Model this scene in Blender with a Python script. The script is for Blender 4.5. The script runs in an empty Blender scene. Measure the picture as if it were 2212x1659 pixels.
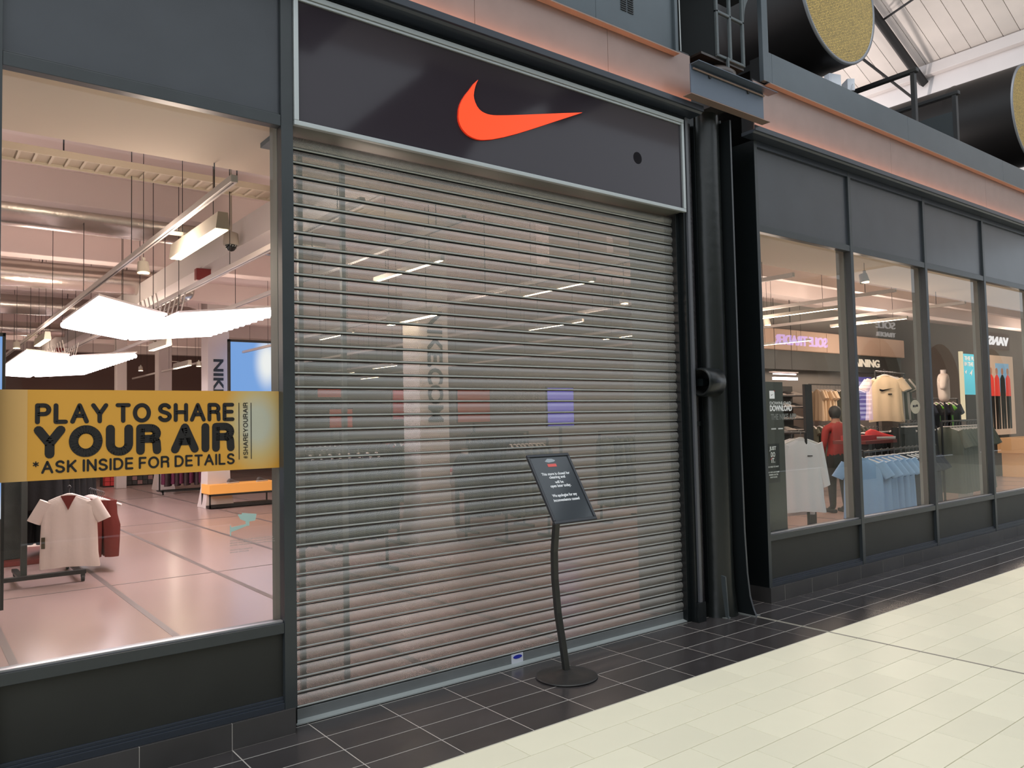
import bpy, bmesh, math, random
from math import pi, sin, cos, sqrt, radians
from mathutils import Vector, Matrix
random.seed(7)
S = bpy.context.scene
C = S.collection

# ------------------------------------------------------------------ camera
CAMPOS = Vector((-1.366, -4.2612, 1.6784))
YAW, PIT, ROL, FPX = 0.66056, 0.04681, 0.02100, 1690.09
f = Vector((sin(YAW)*cos(PIT), cos(YAW)*cos(PIT), sin(PIT)))
r = Vector((cos(YAW), -sin(YAW), 0)); d = f.cross(r)
r2 = r*cos(ROL) + d*sin(ROL); d2 = -r*sin(ROL) + d*cos(ROL)
cam = bpy.data.cameras.new('camera'); co = bpy.data.objects.new('camera', cam); C.objects.link(co)
M = Matrix.Identity(4)
for i in range(3):
    M[i][0] = r2[i]; M[i][1] = -d2[i]; M[i][2] = -f[i]; M[i][3] = CAMPOS[i]
co.matrix_world = M
cam.sensor_width = 36.0; cam.lens = 36.0*FPX/2212; cam.clip_end = 200; cam.clip_start = .05
S.camera = co

# ------------------------------------------------------------------ world, daylight, exposure
W = bpy.data.worlds.new('world'); S.world = W; W.use_nodes = True
W.node_tree.nodes['Background'].inputs[0].default_value = (.83, .90, .97, 1)
W.node_tree.nodes['Background'].inputs[1].default_value = 1.5
S.view_settings.view_transform = 'Standard'; S.view_settings.look = 'None'
S.view_settings.gamma = 1; S.view_settings.use_curve_mapping = False
S.view_settings.exposure = 0.0
sun = bpy.data.lights.new('skylight_daylight', 'SUN'); sun.energy = 1.5; sun.angle = radians(60); sun.color = (1, .98, .93)
so = bpy.data.objects.new('skylight_daylight', sun); C.objects.link(so); so.rotation_euler = Vector((.38, .36, -.85)).to_track_quat('-Z', 'Y').to_euler(); so.location = (2, -5, 12)
cy = S.cycles
cy.max_bounces = 9; cy.diffuse_bounces = 4; cy.glossy_bounces = 4; cy.transmission_bounces = 4
cy.transparent_max_bounces = 16; cy.caustics_reflective = False; cy.caustics_refractive = False
cy.sample_clamp_indirect = 4.0; cy.sample_clamp_direct = 0; cy.use_denoising = True
cy.use_adaptive_sampling = True; cy.adaptive_threshold = .02

# ------------------------------------------------------------------ materials
MATS = {}
def mat(name, col, rough=.5, metal=0.0, emit=None, es=0.0, var=0.0, bump=0.0, bscale=40, spec=.5, rnd=0.0, alpha=None, coat=0):
    if name in MATS: return MATS[name]
    m = bpy.data.materials.new(name); m.use_nodes = True; n = m.node_tree.nodes; L = m.node_tree.links
    b = n['Principled BSDF']
    b.inputs['Base Color'].default_value = (*col, 1); b.inputs['Roughness'].default_value = rough
    b.inputs['Metallic'].default_value = metal; b.inputs['Specular IOR Level'].default_value = spec
    if coat: b.inputs['Coat Weight'].default_value = coat; b.inputs['Coat Roughness'].default_value = .08
    if emit: b.inputs['Emission Color'].default_value = (*emit, 1); b.inputs['Emission Strength'].default_value = es
    if alpha is not None: b.inputs['Alpha'].default_value = alpha
    if var or rnd:
        tc = n.new('ShaderNodeTexCoord'); nz = n.new('ShaderNodeTexNoise'); nz.inputs['Scale'].default_value = bscale*.15
        nz.inputs['Detail'].default_value = 4
        L.new(tc.outputs['Object'], nz.inputs['Vector'])
        mx = n.new('ShaderNodeHueSaturation'); mx.inputs['Color'].default_value = (*col, 1)
        mr = n.new('ShaderNodeMapRange'); mr.inputs['From Min'].default_value = .3; mr.inputs['From Max'].default_value = .7
        mr.inputs['To Min'].default_value = 1-var; mr.inputs['To Max'].default_value = 1+var
        L.new(nz.outputs['Fac'], mr.inputs['Value'])
        if rnd:
            oi = n.new('ShaderNodeObjectInfo'); m2 = n.new('ShaderNodeMapRange')
            m2.inputs['To Min'].default_value = 1-rnd; m2.inputs['To Max'].default_value = 1+rnd
            L.new(oi.outputs['Random'], m2.inputs['Value'])
            mu = n.new('ShaderNodeMath'); mu.operation = 'MULTIPLY'
            L.new(mr.outputs[0], mu.inputs[0]); L.new(m2.outputs[0], mu.inputs[1]); L.new(mu.outputs[0], mx.inputs['Value'])
        else: L.new(mr.outputs[0], mx.inputs['Value'])
        L.new(mx.outputs[0], b.inputs['Base Color'])
    if bump:
        tc = n.new('ShaderNodeTexCoord'); nz = n.new('ShaderNodeTexNoise'); nz.inputs['Scale'].default_value = bscale
        nz.inputs['Detail'].default_value = 5; L.new(tc.outputs['Object'], nz.inputs['Vector'])
        bp = n.new('ShaderNodeBump'); bp.inputs['Strength'].default_value = bump; bp.inputs['Distance'].default_value = .01
        L.new(nz.outputs['Fac'], bp.inputs['Height']); L.new(bp.outputs[0], b.inputs['Normal'])
    MATS[name] = m; return m
def emat(name, col, s): return mat(name, (0, 0, 0), .5, emit=col, es=s)

def glassmat(name, tint=(1, 1, 1), ior=1.5):
    m = bpy.data.materials.new(name); m.use_nodes = True; n = m.node_tree.nodes; L = m.node_tree.links
    n.clear(); o = n.new('ShaderNodeOutputMaterial'); t = n.new('ShaderNodeBsdfTransparent'); t.inputs[0].default_value = (*tint, 1)
    g = n.new('ShaderNodeBsdfGlossy'); g.inputs['Roughness'].default_value = .004; g.inputs[0].default_value = (1, 1, 1, 1)
    fr = n.new('ShaderNodeFresnel'); fr.inputs[0].default_value = ior
    mx = n.new('ShaderNodeMixShader'); ge = n.new('ShaderNodeNewGeometry'); iv = n.new('ShaderNodeMath'); iv.operation = 'SUBTRACT'; iv.inputs[0].default_value = 1; L.new(ge.outputs['Backfacing'], iv.inputs[1])
    ml = n.new('ShaderNodeMath'); ml.operation = 'MULTIPLY'; L.new(fr.outputs[0], ml.inputs[0]); L.new(iv.outputs[0], ml.inputs[1])
    L.new(ml.outputs[0], mx.inputs[0]); L.new(t.outputs[0], mx.inputs[1]); L.new(g.outputs[0], mx.inputs[2])
    L.new(mx.outputs[0], o.inputs[0]); MATS[name] = m; return m

def perfmat():
    # perforated galvanised steel: hexagonal grid of 5 mm holes in object space (x along the slat, z across it)
    m = bpy.data.materials.new('perforated_steel'); m.use_nodes = True; n = m.node_tree.nodes; L = m.node_tree.links
    b = n['Principled BSDF']; b.inputs['Base Color'].default_value = (.36, .36, .345, 1); b.inputs['Metallic'].default_value = .55
    b.inputs['Roughness'].default_value = .42
    out = n['Material Output']; tc = n.new('ShaderNodeTexCoord'); sp = n.new('ShaderNodeSeparateXYZ'); L.new(tc.outputs['Object'], sp.inputs[0])
    def mth(op, a, b_=None):
        k = n.new('ShaderNodeMath'); k.operation = op
        for i, v in enumerate((a, b_)):
            if v is None: continue
            if hasattr(v, 'links'): L.new(v, k.inputs[i])
            else: k.inputs[i].default_value = v
        return k.outputs[0]
    p = .0072
    def cell(off):
        u = mth('MULTIPLY', mth('SUBTRACT', mth('FRACT', mth('ADD', mth('DIVIDE', sp.outputs[0], p), off)), .5), p)
        v = mth('MULTIPLY', mth('SUBTRACT', mth('FRACT', mth('ADD', mth('DIVIDE', sp.outputs[2], p*1.5), off)), .5), p*1.5)
        return mth('ADD', mth('MULTIPLY', u, u), mth('MULTIPLY', v, v))
    dist = mth('MINIMUM', cell(0), cell(.5))
    hole = mth('LESS_THAN', dist, .00212**2)
    tr = n.new('ShaderNodeBsdfTransparent'); mx = n.new('ShaderNodeMixShader')
    L.new(hole, mx.inputs[0]); L.new(b.outputs[0], mx.inputs[1]); L.new(tr.outputs[0], mx.inputs[2]); L.new(mx.outputs[0], out.inputs[0])
    nz = n.new('ShaderNodeTexNoise'); nz.inputs['Scale'].default_value = 3; L.new(tc.outputs['Object'], nz.inputs['Vector'])
    mr = n.new('ShaderNodeMapRange'); mr.inputs['To Min'].default_value = .36; mr.inputs['To Max'].default_value = .56
    L.new(nz.outputs['Fac'], mr.inputs['Value']); L.new(mr.outputs[0], b.inputs['Roughness'])
    MATS['perf'] = m; return m

def gridmat(name, c1, c2, sx, sz, lw):
    # woven / expanded gold mesh
    m = bpy.data.materials.new(name); m.use_nodes = True; n = m.node_tree.nodes; L = m.node_tree.links
    b = n['Principled BSDF']; b.inputs['Roughness'].default_value = .45; b.inputs['Metallic'].default_value = .35
    tc = n.new('ShaderNodeTexCoord'); mp = n.new('ShaderNodeMapping'); mp.inputs['Scale'].default_value = (sx, sx, sz); mp.inputs['Rotation'].default_value = (0, radians(12), 0)
    L.new(tc.outputs['Object'], mp.inputs[0]); br = n.new('ShaderNodeTexVoronoi'); br.inputs['Randomness'].default_value = .12
    br.feature = 'F1'; br.inputs['Scale'].default_value = 1; L.new(mp.outputs[0], br.inputs['Vector'])
    cr = n.new('ShaderNodeValToRGB'); cr.color_ramp.elements[0].position = lw; cr.color_ramp.elements[0].color = (*c2, 1)
    cr.color_ramp.elements[1].position = lw+.2; cr.color_ramp.elements[1].color = (*c1, 1)
    L.new(br.outputs['Distance'], cr.inputs[0]); L.new(cr.outputs[0], b.inputs['Base Color'])
    MATS[name] = m; return m

def skymat(name, s):
    # a lit screen showing a blue sky picture
    m = bpy.data.materials.new(name); m.use_nodes = True; n = m.node_tree.nodes; L = m.node_tree.links; n.clear()
    o = n.new('ShaderNodeOutputMaterial'); e = n.new('ShaderNodeEmission'); e.inputs[1].default_value = s
    tc = n.new('ShaderNodeTexCoord'); nz = n.new('ShaderNodeTexNoise'); nz.inputs['Scale'].default_value = 1.6; L.new(tc.outputs['Generated'], nz.inputs['Vector'])
    sp = n.new('ShaderNodeSeparateXYZ'); L.new(tc.outputs['Generated'], sp.inputs[0])
    ad = n.new('ShaderNodeMath'); ad.operation = 'ADD'; L.new(sp.outputs[2], ad.inputs[0]); L.new(nz.outputs['Fac'], ad.inputs[1])
    cr = n.new('ShaderNodeValToRGB'); cr.color_ramp.elements[0].position = .7; cr.color_ramp.elements[0].color = (.75, .80, .93, 1)
    cr.color_ramp.elements[1].position = 1.2; cr.color_ramp.elements[1].color = (.22, .42, .85, 1)
    L.new(ad.outputs[0], cr.inputs[0])
    vm = n.new('ShaderNodeVectorMath'); vm.operation = 'DISTANCE'; vm.inputs[1].default_value = (.72, 0, .82); L.new(tc.outputs['Generated'], vm.inputs[0])
    mg = n.new('ShaderNodeMapRange'); mg.inputs['From Min'].default_value = .06; mg.inputs['From Max'].default_value = .32; mg.inputs['To Min'].default_value = 1; mg.inputs['To Max'].default_value = 0; mg.interpolation_type = 'SMOOTHSTEP'; L.new(vm.outputs['Value'], mg.inputs['Value'])
    mc = n.new('ShaderNodeMix'); mc.data_type = 'RGBA'; mc.inputs[7].default_value = (1, 1, 1, 1); L.new(mg.outputs[0], mc.inputs[0]); L.new(cr.outputs[0], mc.inputs[6]); L.new(mc.outputs[2], e.inputs[0]); L.new(e.outputs[0], o.inputs[0])
    MATS[name] = m; return m

BLK = mat('black_gloss_paint', (.006, .008, .009), .32, bump=.25, bscale=14, spec=.35)
FRM = mat('anthracite_frame', (.030, .036, .040), .38, var=.08)
PNL = mat('anthracite_panel', (.038, .043, .052), .30, var=.10, bscale=20)
PNLD = mat('kick_panel_laminate', (.016, .017, .016), .5, var=.12, bscale=30)
BLU = mat('blue_black_frame', (.024, .030, .042), .34)
INR = mat('inner_frame_grey', (.20, .19, .17), .5)
SIL = mat('silver_aluminium', (.44, .47, .47), .38, .55)
STL = mat('galvanised_steel', (.46, .475, .46), .34, .7, var=.08)
DRK = mat('dark_steel', (.10, .10, .10), .5, .4)  # plain dark steel for a sign board and the directory casing
BAR = mat('grey_bottom_bar', (.24, .255, .265), .42, .5, var=.06)
SIGN = mat('grey_acrylic_sign', (.030, .024, .031), .07, spec=.34)
ORG = mat('lit_orange_acrylic', (.45, .02, .002), .30, emit=(1.0, .068, .006), es=.92)
ORG2 = mat('orange_return', (.5, .02, .01), .4, emit=(1, .05, .01), es=.35)
COP = mat('copper_laminate', (.26, .19, .168), .36, .35, var=.05)
COP2 = mat('copper_trim', (.27, .19, .155), .5, .3)
LED = emat('warm_led', (1, .40, .20), 46)
UPP = mat('slate_metal_panel', (.075, .092, .105), .36, .35, var=.06, bscale=20)
GRT = mat('pale_grout', (.42, .39, .36), .8)
TDK = mat('dark_porcelain_tile', (.042, .038, .039), .24, var=.16, rnd=.14, bscale=30)
TPL = mat('dark_plinth_tile', (.048, .045, .045), .42, var=.14, rnd=.12, bscale=30)
TCR = mat('cream_porcelain_tile', (.80, .765, .60), .45, var=.03, rnd=.035, bscale=10)
GRC = mat('cream_grout', (.47, .44, .36), .8)
GLS = glassmat('shop_glass', (.95, .96, .95), 1.38)
GLI = glassmat('inner_glass', (.90, .92, .92))
PRF = perfmat()
GLD = gridmat('gold_mesh', (.13, .085, .02), (.95, .66, .15), 55, 55, .30)
DRM = mat('black_drum_metal', (.007, .006, .006), .42, spec=.3)
RIM = mat('steel_rim', (.22, .23, .25), .4, .6)
WHT = mat('white_plaster', (.82, .77, .76), .8, var=.03, bscale=8)
PLK = mat('painted_roof_plank', (.80, .73, .68), .7, var=.04, rnd=.05, bscale=12)
PLS = mat('painted_purlin', (.78, .72, .70), .65)
BKM = mat('black_roof_steel', (.012, .012, .013), .5)
SFL = mat('shop_floor_resin', (.46, .34, .315), .22, var=.03, bscale=6)
SFJ = mat('shop_floor_line', (.17, .135, .13), .5)
CEI = mat('shop_ceiling_paint', (.76, .65, .63), .8, var=.03, bscale=6)
SOF = mat('cream_soffit', (.66, .54, .42), .85, var=.02, bscale=6)
BEM = mat('painted_beam', (.66, .62, .60), .7)
DUC = mat('silver_duct', (.56, .50, .46), .26, .85, bump=.35, bscale=9)
TRY = mat('cable_tray', (.62, .55, .44), .6)
TRK = mat('white_track', (.62, .57, .54), .5)
LMP = mat('cream_lamp_housing', (.42, .38, .32), .5)
TUB = emat('fluorescent_tube', (1, .86, .92), 13)
LIN = emat('warm_linear_lamp', (1, .80, .52), 14)
BLB = emat('warm_spot_lamp', (1, .70, .42), 12)
PIL = mat('white_pillar_paint', (.66, .60, .58), .6)
BRW = mat('mauve_brown_wall', (.20, .115, .10), .7, var=.05, bscale=4)
DGR = mat('dark_grey_wall', (.06, .062, .058), .6, var=.08, bscale=8)
LGR = mat('warm_grey_wall', (.36, .33, .30), .7)
INK = mat('black_print', (.012, .010, .010), .45)
WIN = mat('white_print', (.80, .80, .80), .5)
RED = mat('red_fabric', (.42, .012, .012), .7, bump=.3, bscale=25)
MAR = mat('maroon_fabric', (.16, .025, .018), .8, bump=.3, bscale=25)
PUR = mat('plum_fabric', (.13, .02, .06), .8, bump=.3, bscale=25)
BFB = mat('black_fabric', (.010, .010, .011), .75, bump=.3, bscale=25)
NVY = mat('navy_fabric', (.012, .018, .04), .75, bump=.3, bscale=25)
SKB = mat('light_blue_fabric', (.30, .46, .70), .8, bump=.25, bscale=20)
WFB = mat('white_fabric', (.74, .66, .60), .8, bump=.25, bscale=20)
WFC = mat('bright_white_fabric', (.82, .80, .82), .8, bump=.25, bscale=20)
GFB = mat('olive_fabric', (.085, .09, .065), .8, bump=.25, bscale=20)
CREAMF = mat('cream_fabric', (.80, .62, .42), .8, bump=.2, bscale=20)
GRN = mat('neon_green', (.20, .75, .05), .5)
CLR = mat('white_plastic_hanger', (.88, .82, .78), .35)
MTL = mat('black_rack_metal', (.018, .018, .018), .4)
SKN = mat('skin', (.28, .13, .08), .6)
HAR = mat('black_hair', (.008, .007, .007), .6)
YEL = mat('yellow_vinyl', (.60, .37, .055), .45)
LSC = skymat('sky_screen', .95)

IRD = mat('near_black_iron', (.006, .008, .009), .65, spec=.15)
# ------------------------------------------------------------------ helpers
class MB:
    def __init__(s): s.v = []; s.f = []; s.m = []; s.sm = []
    def add(s, vs, fs, mi=0, sm=False):
        o = len(s.v); s.v += [tuple(p) for p in vs]
        for q in fs: s.f.append(tuple(i+o for i in q)); s.m.append(mi); s.sm.append(sm)
        return s
    def box(s, x0, x1, y0, y1, z0, z1, mi=0, rot=None, org=None):
        vs = [(x, y, z) for x in (x0, x1) for y in (y0, y1) for z in (z0, z1)]
        if rot is not None:
            og = Vector(org if org else ((x0+x1)/2, (y0+y1)/2, (z0+z1)/2)); vs = [rot @ (Vector(p)-og)+og for p in vs]
        return s.add(vs, [(0, 1, 3, 2), (4, 6, 7, 5), (0, 4, 5, 1), (2, 3, 7, 6), (0, 2, 6, 4), (1, 5, 7, 3)], mi)
    def cyl(s, a, b, r0, r1=None, n=16, mi=0, caps=True, sm=True):
        a = Vector(a); b = Vector(b); r1 = r0 if r1 is None else r1; ax = (b-a).normalized()
        u = ax.orthogonal().normalized(); w = ax.cross(u)
        vs = []
        for k in range(n):
            t = 2*pi*k/n; q = u*cos(t)+w*sin(t); vs += [a+q*r0, b+q*r1]
        s.add(vs, [(2*k, 2*((k+1) % n), 2*((k+1) % n)+1, 2*k+1) for k in range(n)], mi, sm)
        if caps: s.add(vs, [tuple(2*k for k in range(n))[::-1], tuple(2*k+1 for k in range(n))], mi)
        return s
    def tube(s, pts, r, n=8, mi=0, flat=1.0):
        pts = [Vector(p) for p in pts]; vs = []; N = len(pts)
        for i, p in enumerate(pts):
            t = (pts[min(i+1, N-1)]-pts[max(i-1, 0)]).normalized()
            u = t.cross(Vector((0, 0, 1)));
            if u.length < .05: u = t.cross(Vector((0, 1, 0)))
            u.normalize(); w = t.cross(u); rr = r[i] if isinstance(r, (list, tuple)) else r
            for k in range(n):
                a = 2*pi*k/n; vs.append(p+u*cos(a)*rr+w*sin(a)*rr*flat)
        fs = [(i*n+k, i*n+(k+1) % n, (i+1)*n+(k+1) % n, (i+1)*n+k) for i in range(N-1) for k in range(n)]
        s.add(vs, fs, mi, True); s.add(vs, [tuple(range(n))[::-1], tuple((N-1)*n+k for k in range(n))], mi); return s
    def rings(s, rs, mi=0, cap=True, sm=True):
        n = len(rs[0]); vs = [p for q in rs for p in q]
        s.add(vs, [(i*n+k, i*n+(k+1) % n, (i+1)*n+(k+1) % n, (i+1)*n+k) for i in range(len(rs)-1) for k in range(n)], mi, sm)
        if cap: s.add(vs, [tuple(range(n))[::-1], tuple((len(rs)-1)*n+k for k in range(n))], mi)
        return s
    def lathe(s, c, prof, n=32, mi=0):
        return s.rings([[(c[0]+q*cos(2*pi*k/n), c[1]+q*sin(2*pi*k/n), c[2]+z) for k in range(n)] for q, z in prof], mi)
    def prism(s, poly, y0, y1, mi=0, side=None):   # polygon in x,z extruded over y
        n = len(poly); vs = [(x, y0, z) for x, z in poly]+[(x, y1, z) for x, z in poly]
        s.add(vs, [tuple(range(n)), tuple(range(2*n-1, n-1, -1))], mi)
        s.add(vs, [(k, k+n, (k+1) % n+n, (k+1) % n) for k in range(n)], mi if side is None else side); return s
    def prismx(s, poly, x0, x1, mi=0):             # polygon in y,z extruded over x
        n = len(poly); vs = [(x0, y, z) for y, z in poly]+[(x1, y, z) for y, z in poly]
        s.add(vs, [tuple(range(n)), tuple(range(2*n-1, n-1, -1))], mi)
        s.add(vs, [(k, k+n, (k+1) % n+n, (k+1) % n) for k in range(n)], mi); return s
    def mesh(s, name, mats):
        me = bpy.data.meshes.new(name); me.from_pydata(s.v, [], s.f)
        for m in (mats if isinstance(mats, (list, tuple)) else [mats]): me.materials.append(m)
        me.polygons.foreach_set('material_index', s.m); me.polygons.foreach_set('use_smooth', s.sm); me.update()
        bm = bmesh.new(); bm.from_mesh(me); bmesh.ops.recalc_face_normals(bm, faces=bm.faces); bm.to_mesh(me); bm.free()
        return me

def ob(name, me, parent=None, loc=None, rot=None, bev=0):
    o = bpy.data.objects.new(name, me); C.objects.link(o)
    if loc: o.location = loc
    if rot: o.rotation_euler = rot
    if parent: o.parent = parent
    if bev:
        b = o.modifiers.new('bevel', 'BEVEL'); b.width = bev; b.segments = 2; b.limit_method = 'ANGLE'
    return o
def mk(name, mb, m, parent=None, bev=0, **k): return ob(name, mb.mesh(name, m), parent, bev=bev, **k)
def tag(o, label=None, cat=None, group=None, kind=None):
    if label: o['label'] = label
    if cat: o['category'] = cat
    if group: o['group'] = group
    if kind: o['kind'] = kind
    return o
def thing(name, label, cat, loc=(0, 0, 0), group=None, rz=0):
    o = ob(name, None, loc=loc, rot=(0, 0, rz)); o.empty_display_size = .1; return tag(o, label, cat, group)
def struct(name): o = ob(name, None); o['kind'] = 'structure'; return o
def dup(root, loc, rz=None, label=None, group=None, scale=None):
    q = root.copy(); C.objects.link(q); q.location = loc
    if rz is not None: q.rotation_euler = (0, 0, rz)
    if scale: q.scale = scale
    if label: q['label'] = label
    if group: q['group'] = group
    for ch in root.children:
        c = ch.copy(); C.objects.link(c); c.parent = q
        for g in ch.children:
            e = g.copy(); C.objects.link(e); e.parent = c
    return q
def text(name, s, m, parent, loc, w=None, h=None, rot=(pi/2, 0, 0), bold=0.0, ext=.0015, align='LEFT', italic=0, space=1.0):
    cu = bpy.data.curves.new(name, 'FONT'); cu.body = s; cu.offset = bold; cu.extrude = ext; cu.align_x = align; cu.shear = italic
    cu.size = 1.0; cu.space_character = space; cu.resolution_u = 4
    t = bpy.data.objects.new(name, cu); C.objects.link(t); bpy.context.view_layer.update()
    me = bpy.data.meshes.new_from_object(t.evaluated_get(bpy.context.evaluated_depsgraph_get()))
    bpy.data.objects.remove(t)
    xs = [v.co.x for v in me.vertices]; ys = [v.co.y for v in me.vertices]
    bw = max(xs)-min(xs); bh = max(ys)-min(ys); sx = (w/bw) if w else None; sy = (h/bh) if h else None
    if sx is None: sx = sy
    if sy is None: sy = sx
    ox = {'LEFT': min(xs), 'CENTER': (max(xs)+min(xs))/2, 'RIGHT': max(xs)}[align]; oy = min(ys)
    for v in me.vertices: v.co.x = (v.co.x-ox)*sx; v.co.y = (v.co.y-oy)*sy
    me.materials.clear(); me.materials.append(m)
    return ob(name, me, parent, loc, rot)

def A_(cx, cy, rx, ry, a0, a1, n=12): return [(cx+rx*cos(radians(a0+(a1-a0)*k/n)), cy+ry*sin(radians(a0+(a1-a0)*k/n))) for k in range(n+1)]
GL = {'A': (.78, [[(0, 0), (.39, 1), (.78, 0)], [(.15, .36), (.63, .36)]]), 'D': (.70, [[(0, 0), (0, 1), (.28, 1)]+A_(.28, .5, .42, .5, 90, -90)+[(0, 0)]]),
  'E': (.56, [[(.56, 0), (0, 0), (0, 1), (.54, 1)], [(0, .52), (.5, .52)]]), 'F': (.52, [[(0, 0), (0, 1), (.52, 1)], [(0, .5), (.46, .5)]]),
  'H': (.66, [[(0, 0), (0, 1)], [(.66, 0), (.66, 1)], [(0, .52), (.66, .52)]]), 'I': (0, [[(0, 0), (0, 1)]]), 'K': (.64, [[(0, 0), (0, 1)], [(.60, 1), (0, .38)], [(.20, .58), (.64, 0)]]),
  'L': (.52, [[(0, 1), (0, 0), (.52, 0)]]), 'N': (.66, [[(0, 0), (0, 1), (.66, 0), (.66, 1)]]), 'O': (.84, [A_(.42, .5, .42, .5, 0, 360, 28)]),
  'P': (.60, [[(0, 0), (0, 1), (.34, 1)]+A_(.34, .74, .26, .26, 90, -90)+[(0, .48)]]), 'R': (.64, [[(0, 0), (0, 1), (.36, 1)]+A_(.36, .76, .25, .24, 90, -90)+[(0, .52)], [(.34, .52)]+A_(.36, .36, .24, .16, 90, 0, 5)+[(.62, 0)]]),
  'S': (.62, [A_(.31, .74, .29, .26, 25, 180)+[(.05, .64), (.15, .56), (.46, .46), (.57, .37)]+A_(.31, .25, .31, .25, 10, -160)]), 'T': (.64, [[(0, 1), (.64, 1)], [(.32, 1), (.32, 0)]]),
  'U': (.66, [[(0, 1)]+A_(.33, .33, .33, .33, 180, 360)+[(.66, 1)]]), 'Y': (.72, [[(0, 1), (.36, .44), (.72, 1)], [(.36, .44), (.36, 0)]]),
  '*': (.38, [[(.19, .60), (.19, 1.04)], [(.0, .94), (.38, .70)], [(.0, .70), (.38, .94)]]), '#': (.5, [[(.12, 0), (.2, 1)], [(.34, 0), (.42, 1)], [(0, .34), (.5, .34)], [(0, .66), (.5, .66)]])}
def strokes(s, m, parent, loc, w, h, sw, rot=(pi/2, 0, 0), gap=.17, sp=.34):
    """rounded grotesque capitals drawn with a constant stroke sw (fraction of the cap height)"""
    mb = MB(); x = 0; segs = []
    for c in s:
        if c == ' ': x += sp; continue
        gw, ps = GL[c]
        for p in ps: segs.append(([(px+x, py) for px, py in p], .5 if c in '*#' else 1))
        x += gw+gap+sw
    W_ = x-gap-sw; kx = (w-sw*h)/W_; ky = h*(1-sw); r = sw*h/2; T = .0007
    R0 = r
    for p, rf in segs:
        r = R0; q = [(r+a*kx, r+b*ky) for a, b in p]; r = R0*rf
        for i, (a, b) in enumerate(q):
            def nrm(u, v): l = math.hypot(v[0]-u[0], v[1]-u[1]) or 1; return (-(v[1]-u[1])/l, (v[0]-u[0])/l)
            n1 = nrm(q[i-1], q[i]) if i else nrm(q[0], q[1]); n2 = nrm(q[i], q[i+1]) if i < len(q)-1 else n1
            mb.add([(a+r*cos(2*pi*k/10), b+r*sin(2*pi*k/10), T) for k in range(10)], [tuple(range(10))])
            if i < len(q)-1:
                c_, d_ = q[i+1]; mb.add([(a+n2[0]*r, b+n2[1]*r, T*1.1), (a-n2[0]*r, b-n2[1]*r, T*1.1), (c_-n2[0]*r, d_-n2[1]*r, T*1.1), (c_+n2[0]*r, d_+n2[1]*r, T*1.1)], [(0, 1, 2, 3)])
    return ob('lettering', mb.mesh('lettering', m), parent, loc, rot)

# ================================================================== SETTING: mall floor
floor = struct('floor')
g = MB().box(-9, 60, -.905, .30, -.05, -.0012); mk('grout_bed', g, GRT, floor)
g = MB().box(-9, 60, -9.3, -.905, -.05, -.006); mk('cream_grout_bed', g, GRC, floor)
def tilemesh(name, w, h, m, t=.02, b=.0012):
    mb = MB(); x1, y1 = w, h
    vs = [(0, 0, -t), (x1, 0, -t), (x1, y1, -t), (0, y1, -t), (0, 0, -b), (x1, 0, -b), (x1, y1, -b), (0, y1, -b), (b, b, 0), (x1-b, b, 0), (x1-b, y1-b, 0), (b, y1-b, 0)]
    mb.add(vs, [(0, 1, 5, 4), (1, 2, 6, 5), (2, 3, 7, 6), (3, 0, 4, 7), (4, 5, 9, 8), (5, 6, 10, 9), (6, 7, 11, 10), (7, 4, 8, 11), (8, 9, 10, 11)])
    return mb.mesh(name, m)
tm = tilemesh('tile', .4440, .2190, TDK)
n = 0
for row in range(0, 5):
    y0 = .225-.225*(row+1)
    for c in range(-3, 9): ob('tile', tm, floor, (c*.45+.003, y0+.003, 0))
    ob('tile', tilemesh('tile', .217, .2190, TDK), floor, (4.052, y0+.002, 0))
    for c in range(0, 34): ob('tile', tm, floor, (4.30+c*.45+.003, y0+.003, 0))
ctm = tilemesh('cream_tile', .4465, .2245, TCR)
rest = MB(); cnt = 0
for row in range(0, 36):
    y1 = -.905-.229*row; off = .234 if row % 2 == 0 else .004
    for c in range(-8, 70):
        x0 = off+.45*c; vis = row < 10 and -.2+row*.0 < x0 < 11.5-.0*row and not (x0 < .3-.2*row and row < 2) and (x0 > .3 or row > 7)
        if vis and cnt < 300 and row < 9 and x0 < 12:
            ob('cream_tile', ctm, floor, (x0+.0017, y1-.2265, 0)); cnt += 1
        elif x0 < 25:
            rest.add([(x0+.002, y1-.227, 0), (x0+.448, y1-.227, 0), (x0+.448, y1-.002, 0), (x0+.002, y1-.002, 0),
                      (x0+.002, y1-.227, -.01), (x0+.448, y1-.227, -.01), (x0+.448, y1-.002, -.01), (x0+.002, y1-.002, -.01)],
                     [(0, 1, 2, 3), (0, 4, 5, 1), (1, 5, 6, 2), (2, 6, 7, 3), (3, 7, 4, 0)])
tag(mk('far_cream_tiles', rest, TCR, floor), kind='stuff')
mk('movement_joint', MB().box(4.276, 4.296, -9, -.26, -.01, .0015), mat('joint_strip', (.27, .25, .21), .6), floor)
mk('perimeter_edge', MB().box(-9, 25, -.909, -.901, -.01, .001), mat('edge_trim', (.55, .52, .44), .5), floor)

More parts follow.
